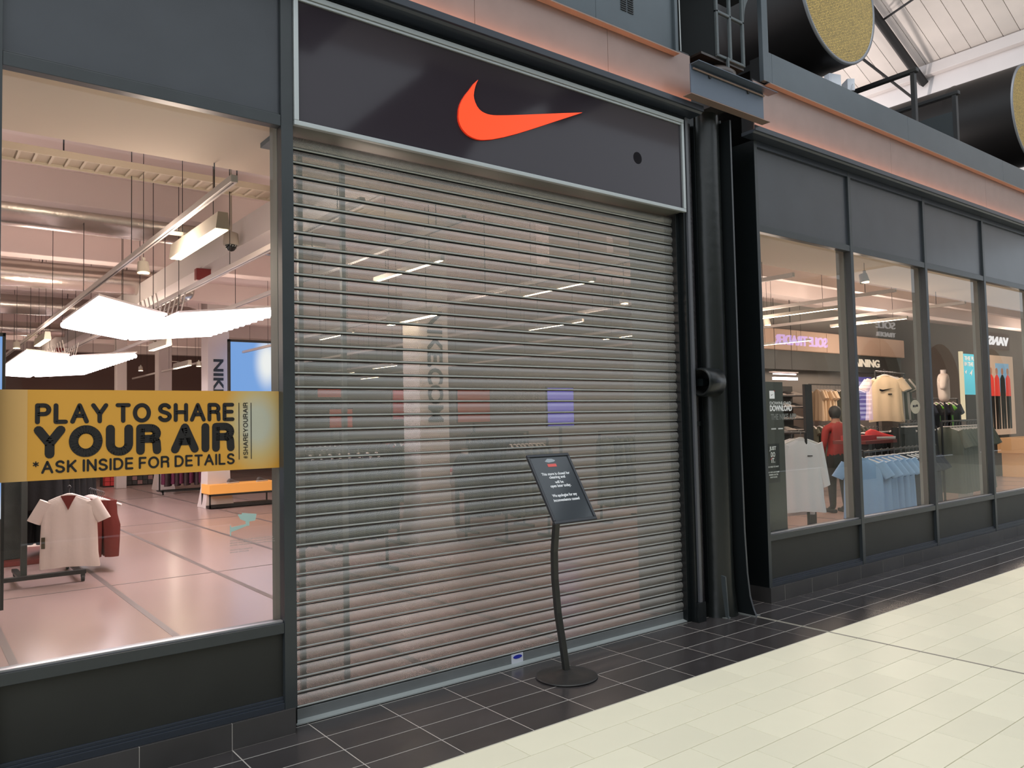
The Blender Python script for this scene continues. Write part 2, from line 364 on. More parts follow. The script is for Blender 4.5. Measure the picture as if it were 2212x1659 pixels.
# ================================================================== SETTING: shopfront bays
def plinth(x0, x1, name, first=0.0, ymin=-.08, h=.137):
    b = struct(name); mk('backing', MB().box(x0+.002, x1-.002, ymin+.0015, .04, 0, h-.002), GRT, b)
    x = first
    while x < x1-.01:
        a = max(x, x0); e = min(x+.446, x1)
        if e-a > .02: mk('plinth_tile', MB().box(a+.0022, e-.0022, ymin, ymin+.012, .002, h), TPL, b, bev=.001)
        x += .4455
    return b
bl = plinth(-3.2, .342, 'baseboard_left', -.003-.4455*8)
br = plinth(4.765, 21, 'baseboard_right', 4.976-.4455)
mk('return_tile', MB().box(4.757, 4.768, -.08, .35, .002, .137), TPL, br)
mk('return_tile', MB().box(.332, .344, -.075, .04, .002, .137), TPL, bl)

def bay(idx, x0, x1, wl=.055, wr=.055):
    """shopfront bay between mullion centres x0 and x1 (left mullion belongs to the bay)"""
    b = struct('window_%d' % idx); a = x0+wl/2; e = x1-wr/2
    mk('mullion', MB().box(x0-wl/2, x0+wl/2, -.07, -.006, .135, 4.205), FRM, b, bev=.002)
    mk('inner_mullion', MB().box(x0-wl/2+.004, x0+wl/2-.004, .012, .10, .137, 3.42), INR, b, bev=.002)
    mk('base_rail', MB().box(a, e, -.066, -.006, .137, .172).box(a, e, -.056, -.006, .172, .185).box(a, e, -.048, -.006, .185, .200), BLU, b, bev=.0015)
    mk('kick_panel', MB().box(a, e, -.036, -.006, .200, .545), PNLD, b)
    mk('sill_rail', MB().box(a, e, -.066, -.006, .545, .600).box(a, e, -.012, .09, .56, .594), FRM, b, bev=.002)
    mk('glazing_bead', MB().box(a, e, -.045, -.014, .600, .612), mat('sill_bead', (.30, .30, .32), .3, .4), b, bev=.001)
    mk('head_rail', MB().box(a, e, -.066, -.006, 3.362, 3.425).box(a, e, -.05, -.006, 3.425, 3.44), FRM, b, bev=.002)
    mk('spandrel_panel', MB().box(a, e, -.044, -.006, 3.44, 4.150), PNL, b)
    mk('top_rail', MB().box(a, e, -.068, -.006, 4.150, 4.205), BLU, b, bev=.002)
    mk('pane', MB().box(a-.01, e+.01, -.003, .003, .59, 3.40), GLS, b)
    return b
bay(1, -1.065, .321, .07, .07)
bay(2, -2.6, -1.065, .07, .07)
xs = [4.780, 6.412, 8.075, 9.715, 11.36, 13.0, 14.65, 16.3, 17.95]
ids = [3, 4, 5, 6, 7, 8, 9, 10]
for k in range(8): bay(ids[k], xs[k], xs[k+1], .045 if k == 0 else .055, .055)
# post between window_1 and the roller shutter
w1 = bpy.data.objects['window_1']
mk('corner_post', MB().box(.287, .356, -.07, -.006, .130, 4.205), FRM, w1, bev=.002)
mk('inner_post', MB().box(.291, .352, .012, .12, 0.0, 3.42), INR, w1, bev=.002)
w3 = bpy.data.objects['window_3']
mk('side_return', MB().box(4.757, 4.765, -.066, .42, .137, 4.205), BLK, w3)

# shutter side posts + head frame around the sign
d1 = struct('door_1')
mk('guide_rail', MB().box(3.716, 3.775, .0, .13, 0, 3.42), BLK, d1, bev=.002)
mk('guide_rail', MB().box(.356, .392, .02, .13, 0, 3.42), BLK, d1, bev=.002)
mk('jamb_face', MB().box(3.760, 3.792, -.05, .0, 0, 4.20), BLK, d1, bev=.002)
mk('jamb_edge', MB().box(3.792, 3.824, -.07, .06, .16, 4.20), mat('grey_post_edge', (.085, .088, .10), .35), d1, bev=.002)
mk('jamb_foot', MB().box(3.765, 3.86, -.075, .05, 0, .16), BLK, d1, bev=.003)
mk('head_rail', MB().box(.357, 3.792, -.06, .1, 4.166, 4.205), BLU, d1, bev=.002)
mk('head_groove', MB().box(.357, 3.792, -.064, -.06, 4.180, 4.186).box(.357, 3.792, -.064, -.06, 4.193, 4.197), BLK, d1)
mk('shutter_box', MB().box(.357, 3.76, .13, .45, 3.40, 4.2), DGR, d1)

# cornice with LED trough, copper fascia, lip, upper panels
def cornice(x0, x1, nm):
    t = struct(nm)
    mk('cornice_profile', MB().prismx([(-.17, 4.208), (-.185, 4.222), (-.2, 4.226), (-.2, 4.272), (-.188, 4.272), (-.188, 4.238), (-.05, 4.238), (-.05, 4.206)], x0, x1), BLU, t, bev=.0015)
    mk('led_strip', MB().box(x0+.03, x1-.03, -.184, -.170, 4.239, 4.245), LED, t)
    return t
def fascia(x0, x1, nm, joints, z1=4.66):
    t = struct(nm); mk('backing', MB().box(x0, x1, -.125, -.0, 4.240, z1+.02), BKM, t); q = [x0]+joints+[x1]
    for a, e in zip(q, q[1:]): mk('copper_panel', MB().box(a+.0015, e-.0015, -.137, -.126, 4.240, z1), COP, t, bev=.001)
    return t
cornice(-3.2, 3.88, 'trim_1'); cornice(4.60, 21, 'trim_2')
fascia(-3.2, 3.80, 'trim_3', [-.885, .35, 1.59, 2.829], 4.70)
fascia(4.68, 21, 'trim_4', [7.2, 9.7, 12.2, 14.7, 17.2], 4.72)
def upper(x0, x1, nm, joints, z0, z1):
    t = struct(nm)
    mk('copper_lip', MB().box(x0-.01, x1, -.195, -.138, z0-.022, z0-.012), COP2, t, bev=.001)
    q = [x0]+joints+[x1]
    for a, e in zip(q, q[1:]): mk('metal_panel', MB().box(a+.0012, e-.0012, -.16, -.13, z0-.01, z1), UPP, t, bev=.0012)
    mk('backing', MB().box(x0, x1, -.13, .02, z0, z1-.02), BKM, t); return t
ul = upper(-3.2, 3.60, 'trim_5', [-.7, 1.0, 2.69], 4.665, 6.2)
ur = upper(4.87, 21, 'trim_6', [4.95, 7.58, 10.24, 12.9, 15.5, 18.2], 4.735, 5.03)
mk('corner_fin', MB().box(3.565, 3.60, -.185, -.16, 4.66, 6.2), UPP, ul, bev=.002)
mk('corner_fin', MB().box(4.795, 4.885, -.175, -.13, 4.735, 6.2), UPP, ur, bev=.002)
v = MB()
for k in range(8):
    for a in (2.958, 3.035): v.box(a, a+.062, -.166, -.159, 4.828+k*.018, 4.836+k*.018)
mk('vent_grille', v, BKM, ul)

# black void behind the column + walls of the unit above
wb = tag(mk('wall_back', MB().box(3.60, 4.9, .62, .66, 4.2, 7).box(3.82, 4.757, .42, .46, 0, 4.25), mat('void_black', (.008, .009, .010), .7)), kind='structure')

# mall roof to the right: gable wall, sloping planks, purlins, truss
wr = tag(mk('wall_right', MB().box(16, 16.3, -9.2, 9, 5.0, 9.07), WHT), kind='structure')
roof = struct('ceiling'); SL = .44
def rz(x): return 9.07+SL*(16-x)
np_ = 0
pm = MB().add([(0, -10, 0), (10.6, -10, -SL*10.6), (10.6, 0, -SL*10.6), (0, 0, 0)], [(0, 1, 2, 3)])
y = -1.6
while y < 9:
    L_ = 12.5; x0 = 16.05-L_
    m_ = MB().add([(x0, y+.006, rz(x0)), (16.05, y+.006, rz(16.05)), (16.05, y+.294, rz(16.05)), (x0, y+.294, rz(x0)),
                   (x0, y+.006, rz(x0)+.03), (16.05, y+.006, rz(16.05)+.03), (16.05, y+.294, rz(16.05)+.03), (x0, y+.294, rz(x0)+.03)],
                  [(0, 1, 2, 3), (4, 7, 6, 5), (0, 4, 5, 1), (3, 2, 6, 7), (0, 3, 7, 4), (1, 5, 6, 2)])
    mk('roof_plank', m_, PLK, roof); y += .30
mk('dark_lining', MB().add([(3.4, -1.6, rz(3.4)+.05), (16.1, -1.6, rz(16.1)+.05), (16.1, 9.2, rz(16.1)+.05), (3.4, 9.2, rz(3.4)+.05)], [(0, 1, 2, 3)]), BKM, roof)
for x in (15.9, 13.3, 10.7, 8.1): mk('purlin', MB().box(x-.09, x+.09, -1.8, 9.2, rz(x)-.24, rz(x)-.01), PLS, roof, bev=.01)
tr = thing('roof_truss', 'black steel roof truss under the pale planked roof beyond the gold mesh drum', 'truss', (0, 0, 0))
def beamxz(mb, a, b, w, y): # flat bar in the plane y
    a = Vector((a[0], y, a[1])); b = Vector((b[0], y, b[1])); mb.tube([a, b], w, 4)
mk('rafter', MB().tube([(8.0, 3.3, rz(8)-.32), (15.95, 3.3, rz(15.95)-.32)], .10, 4), BKM, tr)
mk('strut', MB().tube([(13.3, 3.3, 8.62), (15.9, 3.3, 8.25)], .035, 4), BKM, tr)
mk('tie_rod', MB().tube([(14.2, 3.3, 9.62), (13.1, 1.5, 9.39)], .022, 6), BKM, tr)


# opposite side of the mall (seen in the shop windows as reflections)
OP = mat('pale_green_grey_stone', (.34, .36, .31), .8, var=.06, bscale=5)
wf = struct('wall_front')
def archpoly(x0, x1, z1, cx, rr, zs):
    p = [(x0, 0), (cx-rr, 0), (cx-rr, zs)]+[(cx-rr*cos(pi*k/14), zs+rr*sin(pi*k/14)*1.1) for k in range(1, 14)]+[(cx+rr, zs), (cx+rr, 0), (x1, 0), (x1, z1), (x0, z1)]
    return p
for k in range(11):
    x0 = -10+4.6*k; mk('arch_bay', MB().prism(archpoly(x0, x0+4.59, 5.6, x0+2.3, 1.55, 2.5), -9.3, -8.9), OP, wf)
mk('shopfront_backdrop', MB().box(-10, 52, -9.6, -9.5, 0, 5.6), DGR, wf)
mk('parapet', MB().box(-10, 52, -9.4, -8.7, 5.6, 5.9), UPP, wf)
mk('sign_reflection_panel', MB().prism([(4.98, 7.06), (6.81, 8.73), (6.83, 9.6), (11.2, 9.6), (8.91, 8.20), (8.04, 7.59), (7.68, 7.03), (6.26, 7.04)], -9.06, -9.0), mat('reflection_panel_grey', (.16, .15, .17), .8), wf)  # unseen panel, added and shaped for the dark reflection in the sign face
for k in range(7): mk('roof_beam', MB().box(-8+6*k, -7.6+6*k, -9, -1.8, 8.4, 8.9), BKM, wf)
mk('roof_slab', MB().box(-10, 30, -9.4, -7.6, 8.9, 9.0), PLK, wf)
for nm, s, x, z, w, h, m_, lab in (
        ('shop_sign', 'SOLE TRADER', 21.15, 3.72, 2.75, .30, emat('violet_sign', (.35, .28, 1), 9), 'violet lit lettering mirrored in the first right window'),
        ('shop_sign', 'VANS', 35.2, 4.35, 2.0, .36, emat('white_sign', (1, 1, 1), 5), 'white lit lettering mirrored in the fourth right window')):
    t = thing(nm, lab, 'sign', (x, -8.8, z)); text('lettering', s, m_, t, (0, .0, 0), w=w, h=h, rot=(pi/2, 0, pi), bold=.02, ext=.02)
    mk('sign_board', MB().box(-w-.15, .15, -.06, -.02, -.15, h+.15), DRK if 'VANS' in s else DGR, t)
t = thing('shop_sign', 'faint white two-line lettering mirrored in the second right window', 'sign', (25.6, -8.85, 4.2))
ws = emat('dim_white_sign', (1, .95, .9), 2.5)
text('lettering', 'SOLE', ws, t, (0, 0, .34), w=1.3, h=.24, rot=(pi/2, 0, pi), ext=.02); text('lettering', 'TRADER', ws, t, (0, 0, .06), w=1.3, h=.15, rot=(pi/2, 0, pi), ext=.02)

t = thing('directory_board', 'blue lit advertising board mirrored beside the pale logo T-shirt', 'board', (17.95, -6.0, 0))
mk('casing', MB().box(-.46, .46, -.12, .0, 0, 2.75), DRK, t, bev=.01)
bs = emat('blue_screen', (.10, .10, .85), 3); mk('screen', MB().box(-.4, .4, 0, .012, 1.5, 2.6), bs, t)
bars = MB()
for k, (w_, h_) in enumerate([(.3, .09), (.34, .05), (.26, .08), (.35, .04), (.36, .03), (.33, .05), (.3, .06), (.34, .06), (.2, .07)]):
    bars.box(-w_, w_, .012, .016, 2.48-k*.108-h_, 2.48-k*.108)
mk('text_lines', bars, emat('lilac_print', (.55, .55, 1), 5), t)

# ================================================================== SETTING: shop interior
sf = tag(ob('floor', MB().box(-6, 24, .10, 27, -.06, -.002).mesh('floor', SFL)), kind='structure')
for k in range(-4, 21):
    x = .39+1.112*(k); mk('floor_joint', MB().box(x-.028, x+.028, .12, 26.9, -.01, .0), SFJ, sf)
for y in (5.12, 10.6, 16.2, 21.8): mk('cross_joint', MB().box(-6, 24, y-.012, y+.012, -.01, .0004), SFJ, sf)
ic = struct('ceiling')
mk('ceiling_slab', MB().box(-6, 24, 1.05, 27, 4.55, 4.6), CEI, ic)
mk('soffit', MB().box(-6, 3.83, .10, 1.05, 3.43, 3.50).box(4.76, 24, .02, 1.05, 3.43, 3.50).box(3.83, 4.76, .60, 1.05, 3.43, 3.50).box(-6, 24, 1.02, 1.05, 3.5, 4.6), SOF, ic)
for k in range(8):
    y = 2.4+k*3.1; mk('ceiling_beam', MB().box(-6, 24, y, y+.32, 4.18, 4.56), CEI, ic, bev=.01)
ib = struct('wall_back'); mk('wall_panel', MB().box(-6, 13, 26.6, 26.8, 0, 4.6), BRW, ib)
il = tag(mk('wall_left', MB().box(-6.1, -6, .1, 27, 0, 4.6), DGR), kind='structure')
ie = tag(mk('wall_end', MB().box(23.5, 23.6, .1, 9, 0, 4.6).box(12.9, 13.0, 9.0, 26.8, 0, 4.6).box(12.9, 23.6, 8.9, 9.0, 0, 4.6), LGR), kind='structure')
casing = tag(mk('wall_pier', MB().box(3.83, 4.74, .47, .60, 0, 3.44).box(3.79, 3.83, .14, .60, 0, 3.44).box(4.72, 4.755, .47, .62, 0, 3.44), mat('pier_casing', (.17, .175, .16), .55)), kind='structure')
# inner entrance door frame a little way in
d2 = struct('door_2')
dfm = mat('inner_door_frame', (.26, .24, .23), .45)
for x in (.62, .92): mk('door_post', MB().box(x, x+.03, .50, .53, 0, 3.43), dfm if x > .6 else INR, d2)
mk('door_pane', MB().box(.65, .92, .512, .518, .02, 3.40), GLI, d2)

# ================================================================== THINGS: roller shutter
sh = thing('roller_shutter', 'closed perforated galvanised roller shutter across the shop entrance under the dark sign', 'shutter', (0, .06, 0))
PT = .0822; prof = [(.014, .001), (-.001, .0055), (-.010, .008), (-.010, .014), (-.004, .0175)]
curve = [(-.004, .0175)]+[(-.004-.016*sin(pi*k/9)**.8, .0175+.062*k/9) for k in range(1, 9)]+[(-.002, .0790), (.014, PT-.001)]
sl = MB(); X0, X1 = .395, 3.72
STD = mat('slat_groove_shade', (.045, .048, .046), .6, .3)  # shade in the groove between slats, put into the colour
def strip(pts, mi):
    vs = [(x, yy, zz) for yy, zz in pts for x in (X0, X1)]
    sl.add(vs, [(2*k, 2*k+1, 2*k+3, 2*k+2) for k in range(len(pts)-1)], mi, True)
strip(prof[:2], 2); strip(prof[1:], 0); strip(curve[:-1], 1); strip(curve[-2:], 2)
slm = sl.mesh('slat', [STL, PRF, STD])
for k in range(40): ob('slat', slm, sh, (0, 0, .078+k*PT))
mk('bottom_rail', MB().prismx([(-.012, .078), (-.012, .018), (-.05, .010), (-.05, .004), (.03, .004), (.03, .078)], .37, 3.722), BAR, sh, bev=.0015)
mk('rail_lip', MB().prismx([(-.012, .020), (-.052, .011), (-.052, .004), (-.012, .006)], .385, 3.722), mat('pale_rail_lip', (.45, .49, .49), .35, .5), sh)
st = mk('maker_sticker', MB().box(1.927, 2.027, -.0145, -.012, .018, .082), mat('white_sticker', (.62, .64, .72), .4), sh)
el = MB(); N = 24; el.prism([(1.979+.038*cos(2*pi*k/N), .060+.0125*sin(2*pi*k/N)) for k in range(N)], -.0165, -.0145)
mk('blue_oval', el, mat('blue_print', (.02, .03, .35), .4), st)

# ================================================================== THINGS: fascia sign
sg = thing('fascia_sign', 'large dark grey illuminated fascia sign with orange curved tick above the shutter', 'sign', (0, 0, 0))
sx0, sx1, sz0, sz1 = .359, 3.758, 3.381, 4.166
fr = MB(); w_ = .028
fr.box(sx0, sx1, -.085, -.055, sz0, sz0+w_).box(sx0, sx1, -.085, -.055, sz1-.032, sz1).box(sx0, sx0+w_, -.085, -.055, sz0+w_, sz1-.032).box(sx1-w_, sx1, -.085, -.055, sz0+w_, sz1-.032)
mk('frame', fr, SIL, sg, bev=.003)
mk('frame_inner_lip', MB().box(sx0+w_, sx1-w_, -.078, -.06, sz1-.05, sz1-.034), SIL, sg, bev=.002)
mk('underside', MB().box(sx0, sx1-.03, -.055, .10, sz0+.002, sz0+.012), mat('sign_underside', (.13, .135, .115), .5, .3), sg)
mk('face_panel', MB().box(sx0+w_-.004, sx1-w_+.004, -.066, -.056, sz0+w_-.003, sz1-.04), SIGN, sg)
outl = [(1.649, 3.969), (1.61, 3.93), (1.576, 3.883), (1.543, 3.842), (1.514, 3.798), (1.497, 3.762), (1.487, 3.727), (1.483, 3.68), (1.486, 3.652), (1.496, 3.627), (1.511, 3.605), (1.531, 3.588), (1.555, 3.574), (1.581, 3.566), (1.605, 3.562), (1.631, 3.560), (1.66, 3.562), (1.688, 3.567), (1.757, 3.585), (1.859, 3.622), (1.981, 3.673), (2.138, 3.745), (2.335, 3.838), (2.602, 3.963),
        (2.404, 3.913), (2.205, 3.861), (2.015, 3.812), (1.892, 3.781), (1.802, 3.760), (1.770, 3.754), (1.744, 3.751), (1.72, 3.750), (1.698, 3.752), (1.674, 3.757), (1.652, 3.768), (1.634, 3.785), (1.62, 3.808), (1.612, 3.83), (1.609, 3.850), (1.612, 3.872), (1.617, 3.895), (1.625, 3.92), (1.634, 3.942)]
mk('tick_logo', MB().prism(outl, -.082, -.066, 0, 1), [ORG, ORG2], sg)
dk = MB(); dk.prism([(3.202+.048*cos(2*pi*k/24), 3.738+.048*sin(2*pi*k/24)) for k in range(24)], -.0668, -.0655)
mk('dark_spot', dk, mat('dark_sign_spot', (.006, .005, .007), .6, spec=.1), sg)

# ================================================================== THINGS: iron column between the shopfronts
cl = thing('iron_column', 'tall black riveted iron column between the shutter and the right shopfront', 'column', (0, 0, 0))
sh_ = []
for z in (0, .25, .5, 1, 2, 3, 4.3):
    ring = []
    for k in range(24):
        t = 2*pi*k/24; rr = .132+(.03 if z < .3 else 0)*(1-z/.3); ring.append((4.14+rr*cos(t), .01+rr*.95*sin(t), z))
    sh_.append(ring)
mk('shaft', MB().rings(sh_), mat('column_gloss', (.011, .013, .013), .30, bump=.3, bscale=10, spec=.45), cl)
mk('ridge', MB().box(4.20, 4.212, -.075, .1, 0, 4.25), BLK, cl, bev=.002)
mk('web_plate', MB().box(3.99, 4.0, .0, .40, 0, 4.3).box(4.32, 4.332, -.03, .40, 0, 4.3), BLK, cl)
fin = [(.40, 0), (-.262, 0), (-.235, .06), (-.205, .16), (-.185, .35), (-.172, .7), (-.166, 1.5), (-.166, 4.25), (.40, 4.25)]
mk('fin_plate', MB().prismx(fin, 4.268, 4.286), IRD, cl, bev=.002)
mk('fin_edge', MB().prismx([(-.262, .0), (-.235, .06), (-.205, .16), (-.185, .35), (-.172, .7), (-.166, 1.5), (-.166, 4.25), (-.169, 4.25), (-.169, 1.5), (-.175, .7), (-.188, .35), (-.208, .16), (-.238, .06), (-.266, .0)], 4.268, 4.286), mat('dark_edge_iron', (.055, .06, .068), .35, bump=.3, bscale=8), cl)
mk('gusset', MB().prismx([(.05, 0), (-.155, 0), (-.146, .02), (-.128, .34), (.05, .38)], 4.052, 4.066), mat('worn_iron', (.06, .07, .075), .35), cl, bev=.002)
mk('foot_plate', MB().prismx([(.1, 0), (-.262, 0), (-.262, .008), (.1, .01)], 4.25, 4.33).prismx([(.1, 0), (-.142, 0), (-.142, .006), (.1, .01)], 4.03, 4.09), mat('scuffed_foot', (.16, .17, .165), .4), cl)
dp = thing('downpipe', 'black cast downpipe running beside the shutter post, left of the iron column', 'pipe', (3.935, .06, 0))
mk('pipe', MB().cyl((0, 0, 0), (0, 0, 4.2), .052, n=20), mat('rough_black_iron', (.016, .014, .017), .3, bump=.8, bscale=30), dp)
mk('clamp', MB().cyl((0, 0, 1.60), (0, 0, 1.64), .062, n=20), BLK, dp)
pc = thing('pipe_stub', 'short open black pipe stub fixed to the iron column at eye height', 'pipe', (3.83, -.10, 1.965))
vs = []
R = .115
ri = [[(x, q*cos(2*pi*k/28), q*sin(2*pi*k/28)) for k in range(28)] for x, q in ((.0, R-.012), (.0, R), (.03, R+.006), (.20, R+.006), (.22, R-.02))]
mk('barrel', MB().rings(ri, cap=False), BLK, pc); ri2 = [[(x, q*cos(2*pi*k/28), q*sin(2*pi*k/28)) for k in range(28)] for x, q in ((.0, R-.012), (.16, R-.012), (.161, .001))]
mk('bore', MB().rings(ri2, cap=False), mat('pipe_bore', (.003, .003, .003), .8), pc)
mk('end_cap', MB().cyl((.20, 0, 0), (.222, 0, 0), R-.01, n=28), BLK, pc)
mk('stub_bracket', MB().box(.05, .17, 0, .18, -.03, .03), BLK, pc)

bk = thing('steel_bracket', 'blue-grey steel channel bracket crossing in front of the column head', 'bracket', (0, 0, 0))
BG = mat('blue_grey_steel', (.10, .125, .165), .42, .3)
mk('web', MB().box(3.60, 4.585, -.30, -.288, 4.285, 4.515), BG, bk, bev=.002)
mk('top_flange', MB().box(3.60, 4.68, -.385, -.288, 4.515, 4.522), BG, bk, bev=.001)
mk('bottom_flange', MB().box(3.60, 4.68, -.30, -.215, 4.278, 4.285), COP2, bk, bev=.001)  # copper colour on this steel flange paints the orange glow on its underside
mk('clip', MB().cyl((3.84, -.31, 4.47), (3.84, -.29, 4.47), .016), BKM, bk); mk('clip', MB().cyl((4.36, -.31, 4.47), (4.36, -.29, 4.47), .016), BKM, bk)
mk('conduit', MB().tube([(3.62, -.312, 4.485), (4.58, -.312, 4.485)], .008, 8), COP2, bk)
mk('stem', MB().box(4.0, 4.2, -.29, .05, 4.30, 4.50), BKM, bk)

cp = thing('column_capital', 'cast iron column capital with open square lattice above the channel bracket', 'capital', (0, 0, 0))
IR = mat('worn_grey_iron', (.07, .085, .09), .42, bump=.4, bscale=18)
lat = MB(); yy0, yy1 = -.12, -.09
for x in (4.20, 4.385, 4.575): lat.box(x, x+.028, yy0, yy1, 4.83, 5.9)
for z in (4.82, 5.215, 5.6): lat.box(4.20, 4.603, yy0, yy1, z, z+.026)
mk('lattice', lat, IR, cp, bev=.006)
lat2 = MB()
for x in (4.24, 4.36): lat2.box(x, x+.022, .10, .12, 4.85, 5.18)
mk('rear_lattice', lat2, IR, cp, bev=.004)
mk('side_cheek', MB().add([(4.20, -.09, 4.82), (3.95, .15, 4.80), (3.95, .15, 5.9), (4.20, -.09, 5.9), (4.21, -.09, 4.82), (3.96, .16, 4.80), (3.96, .16, 5.9), (4.21, -.09, 5.9)], [(0, 1, 2, 3), (4, 7, 6, 5), (0, 4, 5, 1), (3, 2, 6, 7)]), IRD, cp)
mk('lower_plate', MB().box(4.0, 4.60, -.10, .2, 4.795, 4.815), mat('brown_iron', (.035, .026, .022), .35, bump=.5, bscale=12), cp)
arc = [(4.603, 5.25)]+[(4.603+.25*(1-cos(pi/2*k/8)), 5.25+.32*sin(pi/2*k/8)) for k in range(1, 9)]+[(4.86, 5.62), (4.603, 5.62)]
mk('curved_bracket', MB().prism(arc, -.12, -.08), IR, cp, bev=.004)
mk('torus', MB().lathe((4.27, -.02, 4.58), [(.10, 0), (.17, .02), (.20, .06), (.19, .11), (.14, .15), (.10, .16)], 28), mat('brown_iron', (0, 0, 0)), cp)
mk('leg_bar', MB().box(4.33, 4.352, -.13, -.11, 4.56, 4.84), IR, cp)
mk('soffit_cap', MB().box(3.9, 4.95, -.2, .3, 5.66, 5.9), BKM, cp)
mk('thin_rod', MB().tube([(3.73, -.1, 4.56), (3.72, -.1, 6.0)], .006, 6), SIL, cp)
mk('curved_screen', MB().add([(3.62, -.1, 4.7), (3.82, .3, 4.7), (3.82, .3, 6.2), (3.62, -.1, 6.2)], [(0, 1, 2, 3)]), IRD, cp)

# ================================================================== THINGS: drums, railings, floodlights
def drum(x, z, label, R_=.79):
    t = thing('extract_duct', label, 'duct', (x, .3, z)); N = 64
    pr = [(0, R_), (.02, R_+.004), (1.0, R_+.004), (1.02, R_+.012), (1.06, R_+.004), (2.6, R_+.004)]
    mk('drum_shell', MB().rings([[(q*cos(2*pi*k/N), yy, q*sin(2*pi*k/N)) for k in range(N)] for yy, q in pr], cap=False), DRM, t)
    mk('rim', MB().rings([[(q*cos(2*pi*k/N), yy, q*sin(2*pi*k/N)) for k in range(N)] for yy, q in ((.0, R_-.03), (-.012, R_-.025), (-.012, R_+.004), (.012, R_+.008))], cap=False), RIM, t)
    mk('mesh_grille', MB().cyl((0, -.004, 0), (0, .004, 0), R_-.022, n=N, sm=False), GLD, t)
    mk('cradle', MB().box(-.25, .25, .5, .6, -z+5.05, -R_+.03), BKM, t)
    return t
drum(7.04, 6.48, 'black cylindrical duct drum with gold mesh end, nearest the iron column')
drum(12.8, 6.40, 'black cylindrical duct drum with gold mesh end, cut by the right picture edge')
def railing(x, label):
    t = thing('guard_rail', label, 'railing', (x, -.06, 5.03)); 
    mk('post', MB().box(-.03, .03, -.02, .03, 0, .65), BKM, t, bev=.003); mk('post', MB().box(-.03, .03, 1.35, 1.40, -.3, .65), BKM, t, bev=.003)
    mk('top_rail', MB().box(-.035, .035, -.05, 1.42, .65, .70), BKM, t, bev=.008); return t
railing(8.0, 'short black guard rail on the canopy beside the floodlights')
t = railing(9.11, 'short black guard rail on the canopy in front of the far duct drum')
mk('kick_sheet', MB().box(-.02, .02, .0, 1.35, 0.05, .45), mat('kick_sheet', (.022, .030, .034), .6), t)
fw = mat('floodlight_white', (.72, .74, .80), .4)
def flood(x, z, rzz, label):
    t = thing('floodlight', label, 'floodlight', (x, .42, z), rz=rzz)
    mk('housing', MB().box(-.085, .085, -.03, .06, -.07, .075), fw, t, bev=.008); mk('lens', MB().box(-.065, .065, -.034, -.029, -.05, .055), mat('flood_lens', (.75, .78, .84), .15), t)
    mk('bracket', MB().tube([(-.1, .0, 0), (-.11, .05, -.12), (0, .06, -.16), (.11, .05, -.12), (.1, 0, 0)], .008, 6), fw, t)
    mk('stem', MB().cyl((0, .06, -.52), (0, .06, -.15), .012, n=8), fw, t)
flood(7.07, 5.52, -.3, 'white square floodlight on the canopy, left of the pair')
flood(7.42, 5.53, .9, 'white square floodlight on the canopy, right of the pair')
mk('canopy_roof', MB().box(4.9, 21, -.13, 8.9, 4.93, 4.99), BKM, ur)

# ================================================================== THINGS: notice stand
ns = thing('notice_stand', 'black floor standing notice on curved pole telling shoppers the store is closed for cleaning', 'sign stand', (2.07, -.355, 0))
SB = mat('black_stand_paint', (.018, .017, .017), .42, var=.25, bump=.12, bscale=30)
mk('base', MB().lathe((0, 0, 0), [(.196, 0), (.203, .004), (.203, .010), (.194, .014), (.13, .024), (.07, .036), (.04, .046), (.034, .048)], 56), SB, ns)
pp = [(0, 0, .035), (-.0, .03, .2), (0, .072, .40), (0, .095, .62), (0, .095, .80), (0, .07, .98), (0, .05, 1.10)]
def flatbar(pts, w, t_):
    mb = MB(); rs = []
    for p in pts: rs.append([(p[0]-w, p[1]-t_, p[2]), (p[0]+w, p[1]-t_, p[2]), (p[0]+w, p[1]+t_, p[2]), (p[0]-w, p[1]+t_, p[2])])
    mb.rings(rs, sm=False); return mb
o = mk('pole', flatbar(pp, .021, .017), mat('stand_pole', (.016, .016, .015), .35), ns, bev=.004)
bz, tz, by, ty = 1.018, 1.441, -.125, .145      # bottom / top edge of the board (local)
th = math.atan2(ty-by, tz-bz); LB = sqrt((ty-by)**2+(tz-bz)**2)
bd = ob('board', MB().box(-.180, .180, 0, .012, 0, LB).mesh('board', mat('board_back', (.02, .02, .022), .4)), ns, (0, by, bz), (-th, 0, 0), bev=.002)
fm = MB(); q = .017
fm.box(-.184, .184, -.012, .006, -.004, q).box(-.184, .184, -.012, .006, LB-q, LB+.004).box(-.184, -.184+q, -.012, .006, q, LB-q).box(.184-q, .184, -.012, .006, q, LB-q)
mk('frame', fm, mat('snap_frame', (.035, .038, .045), .3, .3), bd, bev=.003)
mk('poster', MB().box(-.168, .168, -.004, -.001, q, LB-q), mat('poster_black', (.018, .024, .030), .16, coat=.4), bd)
WT = mat('notice_white', (.78, .80, .84), .4)
for s, x, z, w in (('This store is closed for', 0, .345, .235), ('cleaning and', 0, .313, .132), ('will be', .0, .282, .07), ('open later today.', .0, .248, .172),
                   ('We apologise for any', .0, .178, .205), ('inconvenience caused', .0, .151, .215)):
    text('lettering', s, WT, bd, (x+.0, -.005, z), w=w*1.04, h=.0275 if 'y' in s or 'g' in s else .0205, align='CENTER', bold=.016, ext=.0008)
mk('red_badge', MB().box(-.038, .038, -.0055, -.004, .408, .430), mat('red_print', (.62, .09, .08), .4), bd)
mk('badge_arc', MB().prism([(-.05, .450), (-.02, .440), (.03, .446), (.045, .455), (.02, .468), (-.02, .470)], -.0052, -.004), mat('grey_print', (.30, .34, .38), .4), bd)

